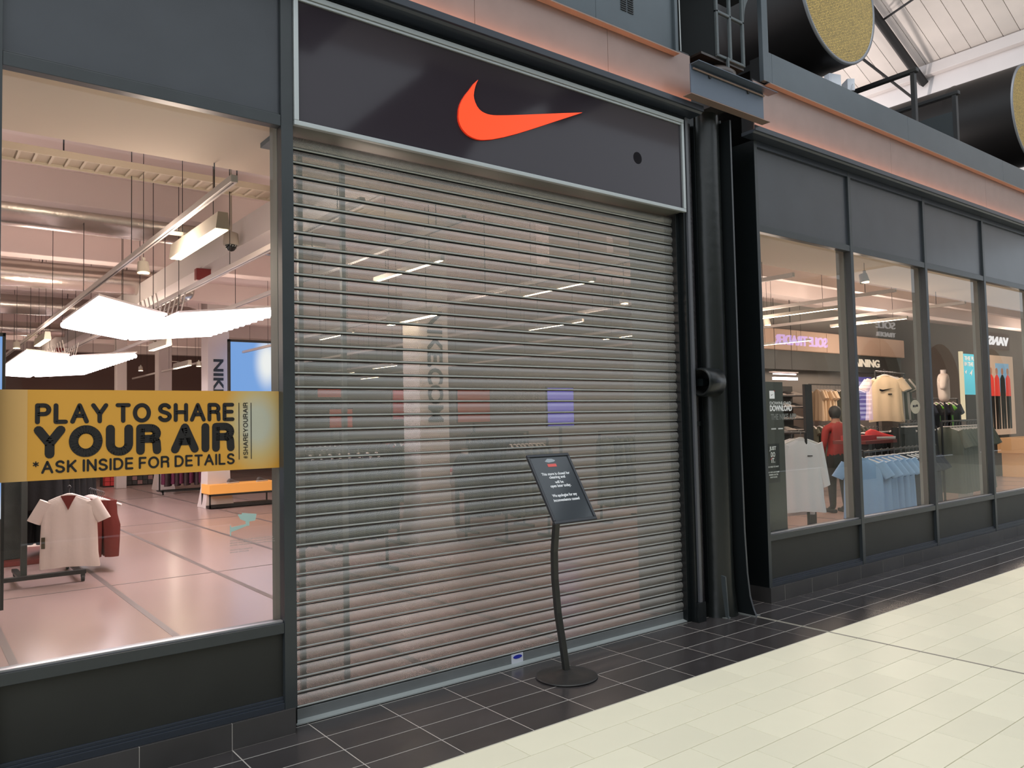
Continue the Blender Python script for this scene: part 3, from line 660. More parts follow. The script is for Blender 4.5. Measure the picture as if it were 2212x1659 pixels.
# ================================================================== THINGS: window vinyls
bn = thing('window_banner', 'wide yellow vinyl banner with black lettering across the left shop window', 'banner', (0, 0, 0))
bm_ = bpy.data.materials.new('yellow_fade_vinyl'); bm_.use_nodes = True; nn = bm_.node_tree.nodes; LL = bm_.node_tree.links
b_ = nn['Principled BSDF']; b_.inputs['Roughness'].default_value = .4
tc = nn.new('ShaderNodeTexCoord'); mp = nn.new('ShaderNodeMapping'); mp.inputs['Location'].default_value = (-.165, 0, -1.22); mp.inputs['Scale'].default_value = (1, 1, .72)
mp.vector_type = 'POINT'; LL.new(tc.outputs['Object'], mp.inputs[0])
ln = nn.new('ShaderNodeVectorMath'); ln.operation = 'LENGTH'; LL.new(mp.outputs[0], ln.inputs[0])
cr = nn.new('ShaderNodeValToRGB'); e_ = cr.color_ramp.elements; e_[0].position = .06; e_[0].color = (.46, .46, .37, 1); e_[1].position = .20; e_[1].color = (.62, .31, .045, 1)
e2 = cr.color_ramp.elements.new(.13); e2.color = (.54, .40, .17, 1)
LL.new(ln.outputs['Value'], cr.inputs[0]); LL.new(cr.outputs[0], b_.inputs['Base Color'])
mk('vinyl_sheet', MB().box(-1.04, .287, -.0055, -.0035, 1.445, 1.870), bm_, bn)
mk('overlap_strip', MB().box(-1.04, -.915, -.0065, -.0055, 1.445, 1.870), mat('pale_yellow_vinyl', (.60, .36, .13), .4), bn)
def wt(s, x0, x1, z0, z1, sw, sp=.34): return strokes(s, INK, bn, (x0, -.0066, z0), x1-x0, z1-z0, sw, sp=sp)
wt('PLAY TO SHARE', -.885, .040, 1.708, 1.806, .205, .30)
wt('YOUR AIR', -.890, .042, 1.546, 1.700, .262, .24)
wt('*ASK INSIDE FOR DETAILS', -.895, .040, 1.476, 1.536, .175)
strokes('#SHAREYOURAIR', INK, bn, (.112, -.0066, 1.502), .305, .026, .15, rot=(pi/2, -pi/2, 0))
mk('rule_line', MB().box(.062, .066, -.0068, -.006, 1.50, 1.806), INK, bn); mk('rule_line', MB().box(.128, .132, -.0068, -.006, 1.50, 1.806), INK, bn)

TEAL = mat('pale_teal_vinyl', (.36, .50, .47), .6)
cd = thing('camera_decal', 'pale teal camera symbol with small print on left window', 'decal', (0, 0, 0))
mk('symbol', MB().prism([(.055, 1.205), (.078, 1.205), (.078, 1.212), (.158, 1.20), (.150, 1.165), (.118, 1.162), (.118, 1.140), (.105, 1.140), (.020, 1.115), (.020, 1.095), (.014, 1.095), (.014, 1.150), (.020, 1.150), (.020, 1.140), (.098, 1.150), (.098, 1.165), (.07, 1.178)], -.0052, -.0035), TEAL, cd)
for k, w in enumerate((.235, .24, .245, .12, .10)): text('small_print', 'mmmmm mmm mmmm mm mmmmmm mm mmmmm'[:int(34*w/.245)], mat('grey_teal_print', (.36, .37, .33), .6), cd, (.014, -.0045, 1.066-k*.0125-(.012 if k > 2 else 0)), w=w, h=.0045, ext=.0004)

ap = thing('app_decal', 'white lettering decal inviting a download on the first right window', 'decal', (0, 0, 0))
text('lettering', 'DOWNLOAD', WIN, ap, (4.955, -.0045, 1.715), w=.355, h=.055, bold=.03, ext=.0005)
text('lettering', 'DOWNLOAD', mat('dim_white_print', (.45, .46, .45), .5), ap, (4.955, -.0045, 1.775), w=.345, h=.03, bold=.03, ext=.0005)
text('lettering', 'THE NIKE APP', mat('dim_grey_print', (.16, .17, .16), .5), ap, (4.965, -.0045, 1.635), w=.41, h=.055, bold=.02, ext=.0005)
mk('app_icon', MB().box(4.955, 5.035, -.0052, -.0035, 1.832, 1.905), WIN, ap, bev=.001)
mk('icon_tick', MB().prism([(4.975, 1.868), (4.985, 1.860), (5.018, 1.876), (4.987, 1.867)], -.006, -.0052), INK, ap)
mk('red_dot', MB().box(5.028, 5.038, -.006, -.005, 1.898, 1.908), RED, ap)
mk('store_badge', MB().box(4.965, 5.04, -.0052, -.0042, 1.545, 1.558).box(5.075, 5.15, -.0052, -.0042, 1.545, 1.558), mat('dim_white_print', (0, 0, 0)), ap)
jd = thing('window_poster', 'small black poster with stacked white lettering low on the first right window', 'poster', (0, 0, 0))
mk('sheet', MB().box(4.885, 5.095, .005, .010, 1.055, 1.415), mat('charcoal_poster', (.014, .016, .016), .4), jd)
for s, z, h in (('JUST', 1.345, .045), ('DO', 1.292, .045), ('IT.', 1.238, .045)): text('lettering', s, WIN, jd, (4.99, .004, z), w={'JUST': .105, 'DO': .065, 'IT.': .055}[s], h=h, align='CENTER', bold=.03, ext=.0005)
for s, z, w in (('NO NEED TO WAIT', 1.195, .17), ('PAY WITH ANY STAFF', 1.145, .18), ('MEMBER ON THE', 1.122, .14), ('SHOP FLOOR', 1.099, .11)): text('lettering', s, WIN, jd, (4.99, .004, z), w=w, h=.014, align='CENTER', bold=.01, ext=.0005)
mk('red_tick', MB().prism([(4.945, 1.275), (4.955, 1.265), (4.99, 1.295), (4.96, 1.278)], .003, .005), RED, jd)
ck = MB(); ck.prism([(7.79+.115*cos(2*pi*k/32), 1.74+.072*sin(2*pi*k/32)*1.1) for k in range(32)], -.005, -.0035)
rs = thing('round_sticker', 'round cream sticker with black mark on the second right window', 'sticker', (0, 0, 0))
mk('disc', ck, mat('cream_sticker', (.42, .37, .28), .5), rs); mk('mark', MB().box(7.73, 7.77, -.006, -.005, 1.735, 1.76).box(7.78, 7.80, -.006, -.005, 1.735, 1.76).box(7.81, 7.85, -.006, -.005, 1.74, 1.765), INK, rs)

# ================================================================== THINGS: interior services, left part
def duct(label, y, z, R_, x0, x1, y_end=None):
    t = thing('ventilation_duct', label, 'duct', (0, y, z)); N = 20; rs = []
    pts = [(x0+(x1-x0)*k/24, 0) for k in range(25)]
    if y_end: pts += [(x1+.35*sin(a), .35*(1-cos(a))) for a in (.5, 1.0, 1.5)]+[(x1+.36, y_end)]
    for i, (x, yy) in enumerate(pts):
        q = R_*(1+.012*(i % 2)); a = 0 if i < 25 else min(1.57, .5*(i-24))
        rs.append([(x-cos(2*pi*k/N)*q*sin(a), yy+cos(2*pi*k/N)*q*cos(a), sin(2*pi*k/N)*q) for k in range(N)])
    mk('duct_skin', MB().rings(rs), DUC, t)
    mb = MB()
    for k in range(6):
        x = x0+(x1-x0)*(k+.5)/6; mk('hanger_rod', MB().cyl((x, 0, R_), (x, 0, 4.55-z), .006, n=6), BKM, t)
    
duct('large silver round duct nearest the left window', 5.95, 4.18, .21, -5, 3.2)
duct('silver round duct, second behind the left window', 9.3, 4.02, .20, -5, 2.0, 1.8)
duct('silver round duct, third behind the left window', 12.7, 4.02, .18, -5, 3.1, 1.5)
duct('thin silver duct far back in the left shop', 16.5, 4.0, .16, -5, 3.4)
tray = thing('cable_tray', 'cream ladder cable tray hung below the ceiling behind the left window', 'tray', (0, 3.25, 3.98))
mk('side_rail', MB().box(-5, 3.4, -.16, -.145, -.03, .03), TRY, tray); mk('side_rail', MB().box(-5, 3.4, .145, .16, -.03, .03), TRY, tray)
rm = MB().box(0, .02, -.15, .15, -.02, -.008).mesh('rung', TRY)
for k in range(60): ob('rung', rm, tray, (-4.5+k*.12, 0, 0))
mk('tray_bed', MB().box(-5, 3.4, -.145, .145, -.006, .0), mat('tray_bed', (.52, .45, .35), .7), tray)
mk('drop_rod', MB().cyl((-.3, .15, 0), (-.3, .15, .58), .006, n=6).cyl((1.2, .15, 0), (1.2, .15, .58), .006, n=6), BKM, tray)
pipe = thing('ceiling_pipe', 'slim cream pipe above the cable tray behind the left window', 'pipe', (0, 2.75, 4.05))
mk('pipe', MB().cyl((-5, 0, 0), (3.4, 0, 0), .035, n=12), TRY, pipe); mk('pipe_strap', MB().cyl((.4, 0, 0), (.4, 0, .5), .006, n=6), BKM, pipe)
bb = thing('box_beam', 'long pinkish white box beam running back from the window', 'beam', (1.73, 0, 3.68))
mk('casing', MB().box(-.17, .17, 1.1, 26, 0, .30), BEM, bb, bev=.004); mk('side_channel', MB().box(.19, .22, 1.1, 26, .0, .06), BEM, bb)
def alarm(y, label):
    t = thing('alarm_box', label, 'alarm', (1.60, y, 3.66)); mk('body', MB().box(-.09, .09, -.05, .05, -.13, .02), mat('alarm_red', (.24, .01, .012), .4), t, bev=.006)
    mk('bracket', MB().box(-.02, .02, -.02, .02, .02, .12), MTL, t)
alarm(5.9, 'small dark red alarm box under the nearer part of the beam'); alarm(17.5, 'small dark red alarm box under the far part of the beam')
t = thing('dome_camera', 'white dome security camera with black eye hanging by the beam', 'camera', (1.45, 4.35, 3.70))
mk('housing', MB().lathe((0, 0, 0), [(.03, .12), (.075, .10), (.085, .0), (.08, -.03)], 24), LMP, t); mk('dome', MB().lathe((0, 0, 0), [(.062, -.03), (.055, -.065), (.03, -.09), (.001, -.1)], 24), mat('dome_black', (.01, .01, .01), .08), t)
mk('stalk', MB().cyl((0, 0, .11), (0, 0, .85), .012, n=8), LMP, t)

TK = {}
def track(x, label, z=3.2, y0=.6, y1=22):
    t = thing('lighting_track', label, 'track', (x, 0, z)); TK[x] = t
    mk('rail', MB().box(-.022, .022, y0, y1, 0, .045), TRK, t, bev=.003); mk('groove', MB().box(-.005, .005, y0+.02, y1, -.001, .004), BKM, t)
    mb = MB(); y = y0+.4
    while y < y1: mb.cyl((0, y, .04), (0, y, 4.55-z if y > 1.05 else 3.43-z), .004, n=5); y += 2.4
    mk('suspension_wires', mb, BKM, t)
for x, l in ((.24, 'white lighting track, leftmost, ending near the left window'), (1.12, 'white lighting track, second from the left'), (1.97, 'white lighting track, third from the left'),
             (4.19, 'lighting track seen through the left half of the shutter'), (6.36, 'lighting track seen through the right half of the shutter'),
             (8.50, 'lighting track in the first right window'), (10.52, 'lighting track running through the second right window')): track(x, l, y0=.58 if x < 8 else .5)
lin = thing('linear_lamp', 'lit linear track lamp nearest the left window', 'lamp', (.24+.16, 1.93, 3.10), 'linear track lamps')
mk('housing', MB().prismx([(0, 0), (0, 0)], 0, 0) if False else MB().prism([(-.05, -.02), (.05, -.02), (.035, .10), (-.035, .10)], -.62, .62), LMP, lin, bev=.003)
mk('wire', MB().cyl((0, -.4, .1), (0, -.4, 1.445), .003, n=5), BKM, lin); mk('wire', MB().cyl((0, .4, .1), (0, .4, 1.445), .003, n=5), BKM, lin)
mk('diffuser', MB().box(-.04, .04, -.60, .60, -.026, -.021), LIN, lin); mk('stem', MB().box(-.02, .02, .3, .36, .10, .14).box(-.17, .02, .3, .36, .12, .14), LMP, lin)
lin2 = thing('linear_lamp', 'thin lit linear lamp seen through the upper middle of the shutter', 'lamp', (2.32, 2.05, 3.10), 'linear track lamps')
mk('housing', MB().box(-.02, .02, -.62, .62, -.012, .03), LMP, lin2); mk('diffuser', MB().box(-.018, .018, -.60, .60, -.016, -.012), LIN, lin2)
mk('wire', MB().cyl((0, -.4, .03), (0, -.4, 1.445), .003, n=5), BKM, lin2); mk('wire', MB().cyl((0, .4, .03), (0, .4, 1.445), .003, n=5), BKM, lin2)
for x, y, lab in ((.36, 10.2, 'lit linear lamp above the far light panels'), (2.15, 10.3, 'lit linear lamp below the second tube light panel'), (3.7, 14.7, 'far lit linear lamp beside the lettered pillar'),
                  (4.19, 2.1, 'lit linear lamp highest behind the shutter right half'), (6.36, 4.6, 'lit linear lamp below the highest one behind the shutter'), 
                  (4.08, 7.3, 'lit linear lamp low behind the left edge of the shutter'), (4.1, 5.0, 'lit linear lamp just left of the lettered pillar'), (8.46, 5.1, 'lit linear lamp behind the right edge of the shutter'),
                  (8.16, 13.2, 'small lit linear lamp deep behind the shutter, above the red displays'), (10.0, 17.5, 'very small lit linear lamp deep behind the shutter'), (8.35, 15.9, 'small far lit linear lamp deep behind the left shutter'),
                  (8.50, 1.9, 'long thin lit lamp crossing the first right window'), (10.54, 1.95, 'long thin lit lamp crossing into the second right window'), (12.3, 4.6, 'thin lit lamp low in the first right window')):
    dup(lin2 if x > 2.3 and lab.count('shutter')+lab.count('window') else lin, (x, y, 3.10), label=lab)
spl = thing('spot_lamp', 'cream spot lamp hanging under the leftmost track near the window', 'lamp', (.30, 3.2, 3.06), 'track spot lamps')
mk('body', MB().cyl((0, 0, .0), (0, .02, .10), .055, .045, 16), LMP, spl); mk('lens', MB().cyl((0, 0, -.004), (0, 0, .001), .048, n=16), BLB, spl); mk('arm', MB().box(-.012, .012, -.012, .012, .09, .14), LMP, spl); mk('wire', MB().cyl((0, 0, .1), (0, 0, 1.485), .003, n=5), BKM, spl)
for x, y, lab in ((.1, 11.1, 'lit spot lamp far left above the far light panels'), (5.49, 2.32, 'left of the two bright spot lamps behind the shutter'), (5.60, 2.10, 'right of the two bright spot lamps behind the shutter'),
                  (9.09, 2.77, 'bright round lamp at the left of the first right window'), (7.45, .35, 'bright lamp high in the second right window'),
                  (3.9, 14.1, 'lit spot lamp beside the far linear lamp'), (4.6, 15.2, 'lit spot lamp nearest the lettered pillar'), (3.1, 16.0, 'lit spot lamp left of the far pillar')):
    dup(spl, (x, y, 3.06 if x != 7.45 else 3.20), label=lab)

def tubepanel(cx, y0, y1, w, skew, z, label, n=12):
    t = thing('tube_light_panel', label, 'light panel', (cx, 0, z), 'herringbone tube light panels')
    sgn = 1 if w > 0 else -1; W_ = abs(w)
    mt = MB().cyl((0, 0, 0), (W_, skew, 0), .036, n=10, sm=True).mesh('tube', TUB) if sgn > 0 else MB().cyl((0, 0, 0), (-W_, skew, 0), .036, n=10).mesh('tube', TUB)
    for k in range(n): ob('tube', mt, t, (0, y0+(y1-y0)*(k+.5)/n, 0))
    mk('carrier', MB().add([(0, y0, .05), (sgn*W_, y0+skew, .05), (sgn*W_, y1+skew, .05), (0, y1, .05), (0, y0, .07), (sgn*W_, y0+skew, .07), (sgn*W_, y1+skew, .07), (0, y1, .07)], [(0, 1, 2, 3), (4, 7, 6, 5), (0, 4, 5, 1), (3, 2, 6, 7), (0, 3, 7, 4), (1, 5, 6, 2)]), TRK, t)
    mb = MB()
    for k in range(n): mb.cyl((sgn*.05, y0+(y1-y0)*(k+.5)/n, .06), (sgn*.1, y0+(y1-y0)*(k+.5)/n, .3), .008, n=5)
    mk('flexes', mb, TRK, t)
    for yy in (y0+.3, y1-.3): mk('wire', MB().cyl((sgn*.08, yy, .06), (sgn*.08, yy, 4.54-z), .004, n=5), BKM, t)
    return t
tubepanel(.96, 5.03, 7.22, -.88, -1.05, 2.9, 'bright tube light panel, left wing of the nearer pair')
tubepanel(1.02, 4.80, 7.28, .78, -.95, 2.9, 'bright tube light panel, right wing of the nearer pair')
tubepanel(.83, 10.7, 16.2, -.70, -.6, 2.9, 'bright tube light panel, left wing of the far pair', 20)
tubepanel(.92, 11.0, 16.0, .78, -1.1, 2.9, 'bright tube light panel, right wing of the far pair', 20)

# pillars inside
def pillar(x0, x1, y0, y1, label, txt=None, skirt=True, h=4.55):
    t = thing('interior_pillar', label, 'pillar', ((x0+x1)/2, y0, 0)); w = (x1-x0)/2
    mk('shaft', MB().box(-w, w, 0, y1-y0, 0, h), PIL, t, bev=.012)
    if skirt: mk('flared_skirt', MB().rings([[(-q, -e, z), (q, -e, z), (q, y1-y0+e, z), (-q, y1-y0+e, z)] for q, e, z in ((w+.07, .07, 0), (w+.05, .05, .12), (w+.012, .012, .4), (w+.002, .002, .8))], sm=False), PIL, t)
    if txt: text('lettering', txt[0], mat('pillar_lettering', (.03, .035, .035), .5), t, (txt[1], -.008, txt[2]), w=txt[3], h=txt[4], rot=(pi/2, pi/2, 0), bold=.03, ext=.004)
    return t
pillar(4.22, 4.70, 5.0, 5.45, 'white interior pillar lettered vertically, seen behind the shutter', ('NIKE.COM', -.11, 3.23, 1.55, .25))
pillar(3.62, 4.07, 12.5, 12.95, 'white interior pillar lettered vertically, seen in the left window', ('NIKE.COM', -.11, 3.10, 1.75, .21))
pillar(4.10, 4.45, 18.5, 18.9, 'white interior pillar standing left of the purple clothes rack')
pillar(3.35, 3.62, 20.0, 20.3, 'slim white interior pillar far back left of the other pillars', None, False)

# screens
t = thing('video_screen', 'bright screen showing blue sky at the right of the left window', 'screen', (0, 12.0, 0))
mk('display', MB().box(3.93, 5.0, 0, .03, 1.15, 3.43), LSC, t); mk('bezel', MB().box(3.88, 3.93, -.01, .05, 1.1, 3.48).box(3.88, 5.05, -.01, .05, 3.43, 3.48), MTL, t, bev=.002)
t = thing('video_screen', 'tall dark framed blue screen cut by the left picture edge', 'screen', (0, 3.0, 0))
mk('display', MB().box(-1.35, -.768, 0, .03, 1.0, 2.42), LSC, t); mk('bezel', MB().box(-.768, -.745, -.01, .05, .3, 2.45).box(-1.4, -.745, -.01, .05, 2.42, 2.45), MTL, t, bev=.002); mk('stand', MB().box(-1.2, -.9, 0, .05, 0, 1.0), MTL, t)

# ================================================================== garments, hangers, racks
def ringp(cx, cy, z, a, b, n, ph, amp, rr):
    out = []
    for k in range(n):
        t = 2*pi*k/n; q = 1+amp*sin(rr*t+ph)
        out.append((cx+a*cos(t), cy+b*q*(abs(sin(t))**.6)*(1 if sin(t) >= 0 else -1), z))
    return out
def tee_mesh(name, m, w=.26, h=.68, depth=.035, sleeve=.22, long=False, neck=True, seed=0):
    """T-shirt hanging from z=0 (neck) down to -h; width axis x, thickness y"""
    rnd = random.Random(seed); ph = rnd.random()*6; mb = MB(); rs = []
    for i, (z, a, b) in enumerate([(-h, w*1.02, depth*1.3), (-h*.98, w*1.03, depth*1.35), (-h*.8, w*.99, depth*1.3), (-h*.55, w*.97, depth*1.15), (-h*.38, w*.95, depth), (-h*.27, w*.94, depth), (-.12, w*.93, depth), (-.065, w*.80, depth*.85), (-.03, w*.48, depth*.7), (-.008, w*.30, depth*.6), (0, w*.27, depth*.55)]):
        hem = .012*sin(ph) if i < 2 else 0
        rs.append([(x, y, zz-abs(x)*.04*(i < 3)+.008*sin(9*x+ph)*(i < 2)) for x, y, zz in ringp(hem, 0, z, a, b, 40, ph, .16 if i < 6 else .08, 9)])
    mb.rings(rs, 0)
    for s in (-1, 1):
        L_ = sleeve if not long else .58; ex = .12 if not long else .10; rs = []
        for k in range(5):
            u = k/4; cx = s*(w*.74+ex*1.1*u*(1.0 if not long else .9)); z = -.060-L_*u*(.86)
            a = .07*(1-.12*u) if not long else .065*(1-.4*u); rs.append([(x+s*.0, y, zz+s*(x-cx)*.45) for x, y, zz in ringp(cx, 0, z, a*1.05, depth*.8, 18, ph, .08, 5)])
        mb.rings(rs, 0)
    if neck:
        mb.rings([[(w*.29*cos(2*pi*k/20), -.004+depth*.62*sin(2*pi*k/20), z) for k in range(20)] for z in (-.012, .006, .008)], 1, cap=False)
    return mb.mesh(name, [m, m])
def trouser_mesh(name, m, w=.17, h=1.0, depth=.04, seed=0, gap=.02):
    ph = seed; mb = MB()
    for s in (-1, 1):
        rs = []
        for z, a in ((-h, .09), (-h*.75, .10), (-h*.45, .11), (-h*.25, w*.62), (0, w*.55)):
            rs.append(ringp(s*(w*.5+gap*(z < -h*.3)), 0, z, a*.85, depth*1.05, 16, ph, .1, 4))
        mb.rings(rs)
    mb.rings([ringp(0, 0, z, w, depth, 24, ph, .05, 5) for z in (-.10, -.03, 0)]); return mb.mesh(name, m)
def hang_mesh():
    mb = MB(); mb.tube([(-.20, 0, -.075), (-.12, 0, -.04), (-.02, 0, -.005), (.02, 0, -.005), (.12, 0, -.04), (.20, 0, -.075)], .015, 6)
    mb.tube([(-.19, 0, -.075), (.19, 0, -.075)], .006, 5)
    mb.tube([(0, 0, 0), (0, 0, .05), (.018, 0, .075), (.0, 0, .095), (-.018, 0, .08)], .003, 5, 1); return mb.mesh('hanger', [CLR, RIM])
HM = hang_mesh()
def row(meshes, x0, y0, x1, y1, z, n, rz, name, label, cat, group, scale=1, hlabel=None, jit=.15, hang=True):
    """n garments evenly spaced on a line, each with its hanger"""
    for k in range(n):
        u = (k+.5)/n; x = x0+(x1-x0)*u; y = y0+(y1-y0)*u; q = random.uniform(-jit, jit)
        o = ob(name, meshes[k % len(meshes)], None, (x, y, z), (0, 0, rz+q)); o.scale = (scale,)*3
        tag(o, label, cat, group if n > 1 else None)
        if hang:
            o = ob('clothes_hanger', HM, None, (x, y, z+.012), (0, 0, rz+q)); o.scale = (scale,)*3
            tag(o, hlabel or ('white hanger holding '+label), 'hanger', 'hangers: '+group)

# front rack by the left window: base frame and casters, white T-shirt, maroon trousers and black tops
rk = thing('clothes_rack', 'black wheeled clothes rack holding white T-shirt behind the left window', 'clothes rack', (-.33, 5.75, 0))
mk('upright', MB().box(-.03, .03, -.03, .03, .08, 1.40), mat('rack_grey_green', (.05, .06, .055), .4), rk, bev=.003)
mk('base_bar', MB().box(-.9, .58, -.16, -.10, .085, .13).box(-.06, 0.0, -.12, .55, .085, .12).box(.5, .56, -.14, .9, .085, .12), MTL, rk, bev=.004)
mk('top_bar', MB().box(-.02, .02, -.2, 1.6, 1.36, 1.39).box(-.02, .72, -.02, .02, 1.15, 1.17).box(.70, .73, .0, 1.3, 1.14, 1.17), MTL, rk, bev=.003)
for x, y in ((.55, -.13), (-.85, -.13), (-.03, .5), (.54, .85)):
    mk('caster', MB().cyl((x-.015, y, .035), (x+.015, y, .035), .035, n=16).box(x-.02, x+.02, y-.02, y+.02, .05, .09), MTL, rk)
wt_m = tee_mesh('white_tshirt', WFB, .29, .76, .04, .25, seed=1)
o = tag(ob('white_tshirt', wt_m, None, (.06, 5.45, .965), (0, 0, -.42)), 'white short sleeved T-shirt facing the left window', 'T-shirt'); o['label'] = 'off-white short sleeved T-shirt facing the left window on the wheeled rack'
tk = mk('price_ticket', MB().box(-.25, -.215, -.075, -.065, -.55, -.43), mat('dark_ticket', (.06, .05, .02), .5), o)
mk('neck_opening', MB().prism([(-.075, -.0), (-.03, .006), (.03, .006), (.075, -.0), (.035, -.075), (0, -.15), (-.035, -.075)], -.046, -.042), MAR, o)
tag(ob('clothes_hanger', HM, None, (.06, 5.45, .985), (0, 0, -.42)), 'white hanger holding the off-white T-shirt by the left window', 'hanger')
mp_ = [trouser_mesh('trousers', MAR, .15, .66, .05, s) for s in (1, 2)]
row(mp_, .50, 6.0, .50, 6.9, .84, 8, -.42, 'maroon_trousers', 'maroon trousers hung behind the off-white T-shirt', 'trousers', 'maroon trousers on the left window rack', hlabel='clear clip hanger holding maroon trousers', jit=.05)
bt = [tee_mesh('black_tshirt', BFB, .25, .72, .035, .2, seed=s) for s in (3, 4)]
row(bt, -.05, 6.95, .55, 7.9, 1.42, 7, -.5, 'black_shirt', 'black top hanging in shadow above the white T-shirt', 'top', 'black tops behind the white T-shirt', hlabel='hanger holding a black top above the white T-shirt')
row([trouser_mesh('trousers', BFB, .16, .95, .05, 3)], -.05, 7.6, .35, 8.2, 1.15, 5, -.5, 'black_trousers', 'black trousers hanging in shadow left of the white T-shirt', 'trousers', 'black trousers behind the white T-shirt', hang=False)
tag(mk('display_cube', MB().box(-1.6, -.13, 7.5, 8.3, .06, 1.6), mat('charcoal_cloth', (.055, .065, .060), .9, var=.2, bump=.5, bscale=60), bev=.01), 'tall charcoal cloth covered display block at the left picture edge', 'display block')
tag(mk('display_plinth', MB().box(-1.7, .3, 7.3, 8.6, 0, .06), MAR, bev=.004), 'low dark red plinth under the charcoal display block', 'plinth')

# bench with orange top, trainers
def shoe_mesh(name, m, sole):
    mb = MB(); rs = []
    for x, w, h, b in ((-.14, .02, .06, .0), (-.13, .036, .085, .0), (-.09, .042, .105, .0), (-.04, .043, .095, .0), (.02, .045, .068, .0), (.08, .048, .050, .0), (.125, .040, .040, .0), (.145, .015, .03, .0)):
        rs.append([(x, w*cos(t), .022+max(0, h-.022)*max(0, sin(t))) for t in [pi*k/8 for k in range(9)]]+[(x, -w*.7, .02), (x, w*.7, .02)])
    mb.rings(rs, 0); rs = []
    for x, w in ((-.15, .02), (-.13, .042), (-.04, .044), (.06, .050), (.13, .042), (.155, .015)): rs.append([(x, -w, 0), (x, w, 0), (x, w, .028), (x, -w, .028)])
    mb.rings(rs, 1); return mb.mesh(name, [m, sole])
SG = mat('grey_shoe', (.10, .09, .09), .5); SS = mat('pale_sole', (.6, .55, .52), .5)
bn2 = thing('display_bench', 'black framed display bench with glowing orange top near the sky screen', 'bench', (0, 12.2, 0))
mk('top_slab', MB().box(3.56, 5.0, 0, .55, .30, .49), mat('orange_top', (.75, .36, .10), .5, emit=(1, .42, .08), es=.35), bn2, bev=.004)
bf = MB()
for x in (3.56, 4.93): bf.box(x, x+.03, 0, .03, 0.02, .30).box(x, x+.03, .52, .55, .02, .30)
bf.box(3.56, 4.96, 0, .03, .26, .30).box(3.56, 4.96, 0, .03, .02, .09).box(3.56, 3.59, 0, .55, .02, .06).box(4.93, 4.96, 0, .55, .02, .06); mk('frame', bf, MTL, bn2, bev=.002)
mk('shelf_base', MB().box(3.6, 4.93, .03, .52, .03, .06), mat('bench_dark', (.04, .04, .04), .5), bn2)
s1 = tag(ob('trainer', shoe_mesh('trainer', SG, SS), None, (4.10, 12.4, .49), (0, 0, .4)), 'grey trainer on the orange bench, left one', 'shoe')
q = s1.copy(); C.objects.link(q); q.location = (4.72, 12.4, .49); q['label'] = 'grey trainer on the orange bench, right one'
# shoe-box shelf and plum garments
sx = thing('shelf_unit', 'low dark shelf unit of shoe boxes far behind the yellow banner', 'shelf', (0, 21.0, 0))
mk('carcass', MB().box(3.2, 4.7, .3, .5, 0, 1.3).box(3.2, 4.7, 0, .5, 0, .03), MTL, sx)
for i in range(10):
    for j in range(3):
        c = (.62, .05, .05) if i < 3 else ((.05, .05, .05) if (i+j) % 3 else (.35, .2, .2))
        tag(mk('shoe_box', MB().box(3.24+i*.145, 3.37+i*.145, 20.95, 21.28, .035+j*.125, .150+j*.125), mat('box_%d' % (0 if i < 3 else 1+((i+j) % 3 > 0)), c, .5)), 'red shoe box in the low shelf far behind the banner' if i < 3 else 'dark or mottled shoe box in the low shelf far behind the banner', 'box', 'red shoe boxes' if i < 3 else 'dark shoe boxes')
pr_ = thing('clothes_rack', 'low wheeled clothes rack full of plum garments near the pillars', 'clothes rack', (4.3, 17.0, 0))
mk('base', MB().box(-.55, .6, -.25, -.2, .06, .09).box(-.55, .6, .2, .25, .06, .09).box(-.55, -.5, -.25, .25, .06, .09), MTL, pr_); mk('rail', MB().box(-.55, .6, -.02, .02, 1.30, 1.33).box(-.55, -.52, -.02, .02, .08, 1.32).box(.57, .6, -.02, .02, .08, 1.32), MTL, pr_)
mk('caster', MB().cyl((-.52, -.22, .03), (-.49, -.22, .03), .03, n=12), MTL, pr_)
row([tee_mesh('plum_shirt', PUR, .24, 1.0, .04, .3, seed=5), tee_mesh('grey_shirt', mat('plum_grey', (.07, .045, .05), .8), .24, 1.05, .04, .3, seed=6)], 3.8, 17.0, 4.85, 17.0, 1.25, 9, 1.2, 'plum_shirt', 'plum or grey long top on the low rack beside the pillars', 'top', 'plum tops on the low rack', hang=False)

# garments and displays behind the shutter
RD = mat('red_display', (.60, .10, .06), .6, emit=(1, .16, .08), es=.12)
def panel(name, x0, x1, y, z0, z1, m, label, cat='display panel'):
    t = thing(name, label, cat, (0, y, 0)); mk('face', MB().box(x0, x1, 0, .03, z0, z1), m, t, bev=.002); mk('frame', MB().box(x0-.03, x1+.03, .03, .06, z0-.03, z1+.03), MTL, t); mk('support', MB().box((x0+x1)/2-.03, (x0+x1)/2+.03, .03, .06, 0, z0), MTL, t)
panel('merchandise_screen', 6.73, 7.5, 14, 2.36, 2.60, RD, 'red display panel high behind the left part of the shutter')
panel('merchandise_screen', 6.95, 7.55, 13.8, 1.60, 2.05, RD, 'red display panel below the upper left red one behind the shutter')
panel('merchandise_screen', 8.84, 9.6, 14, 1.78, 2.55, mat('crimson_display', (.5, .05, .06), .6, emit=(1, .08, .09), es=.08), 'crimson display panel left of the lettered pillar behind the shutter')
panel('merchandise_screen', 10.9, 12.0, 14, 1.66, 2.57, RD, 'orange red display panel right of the lettered pillar behind the shutter')
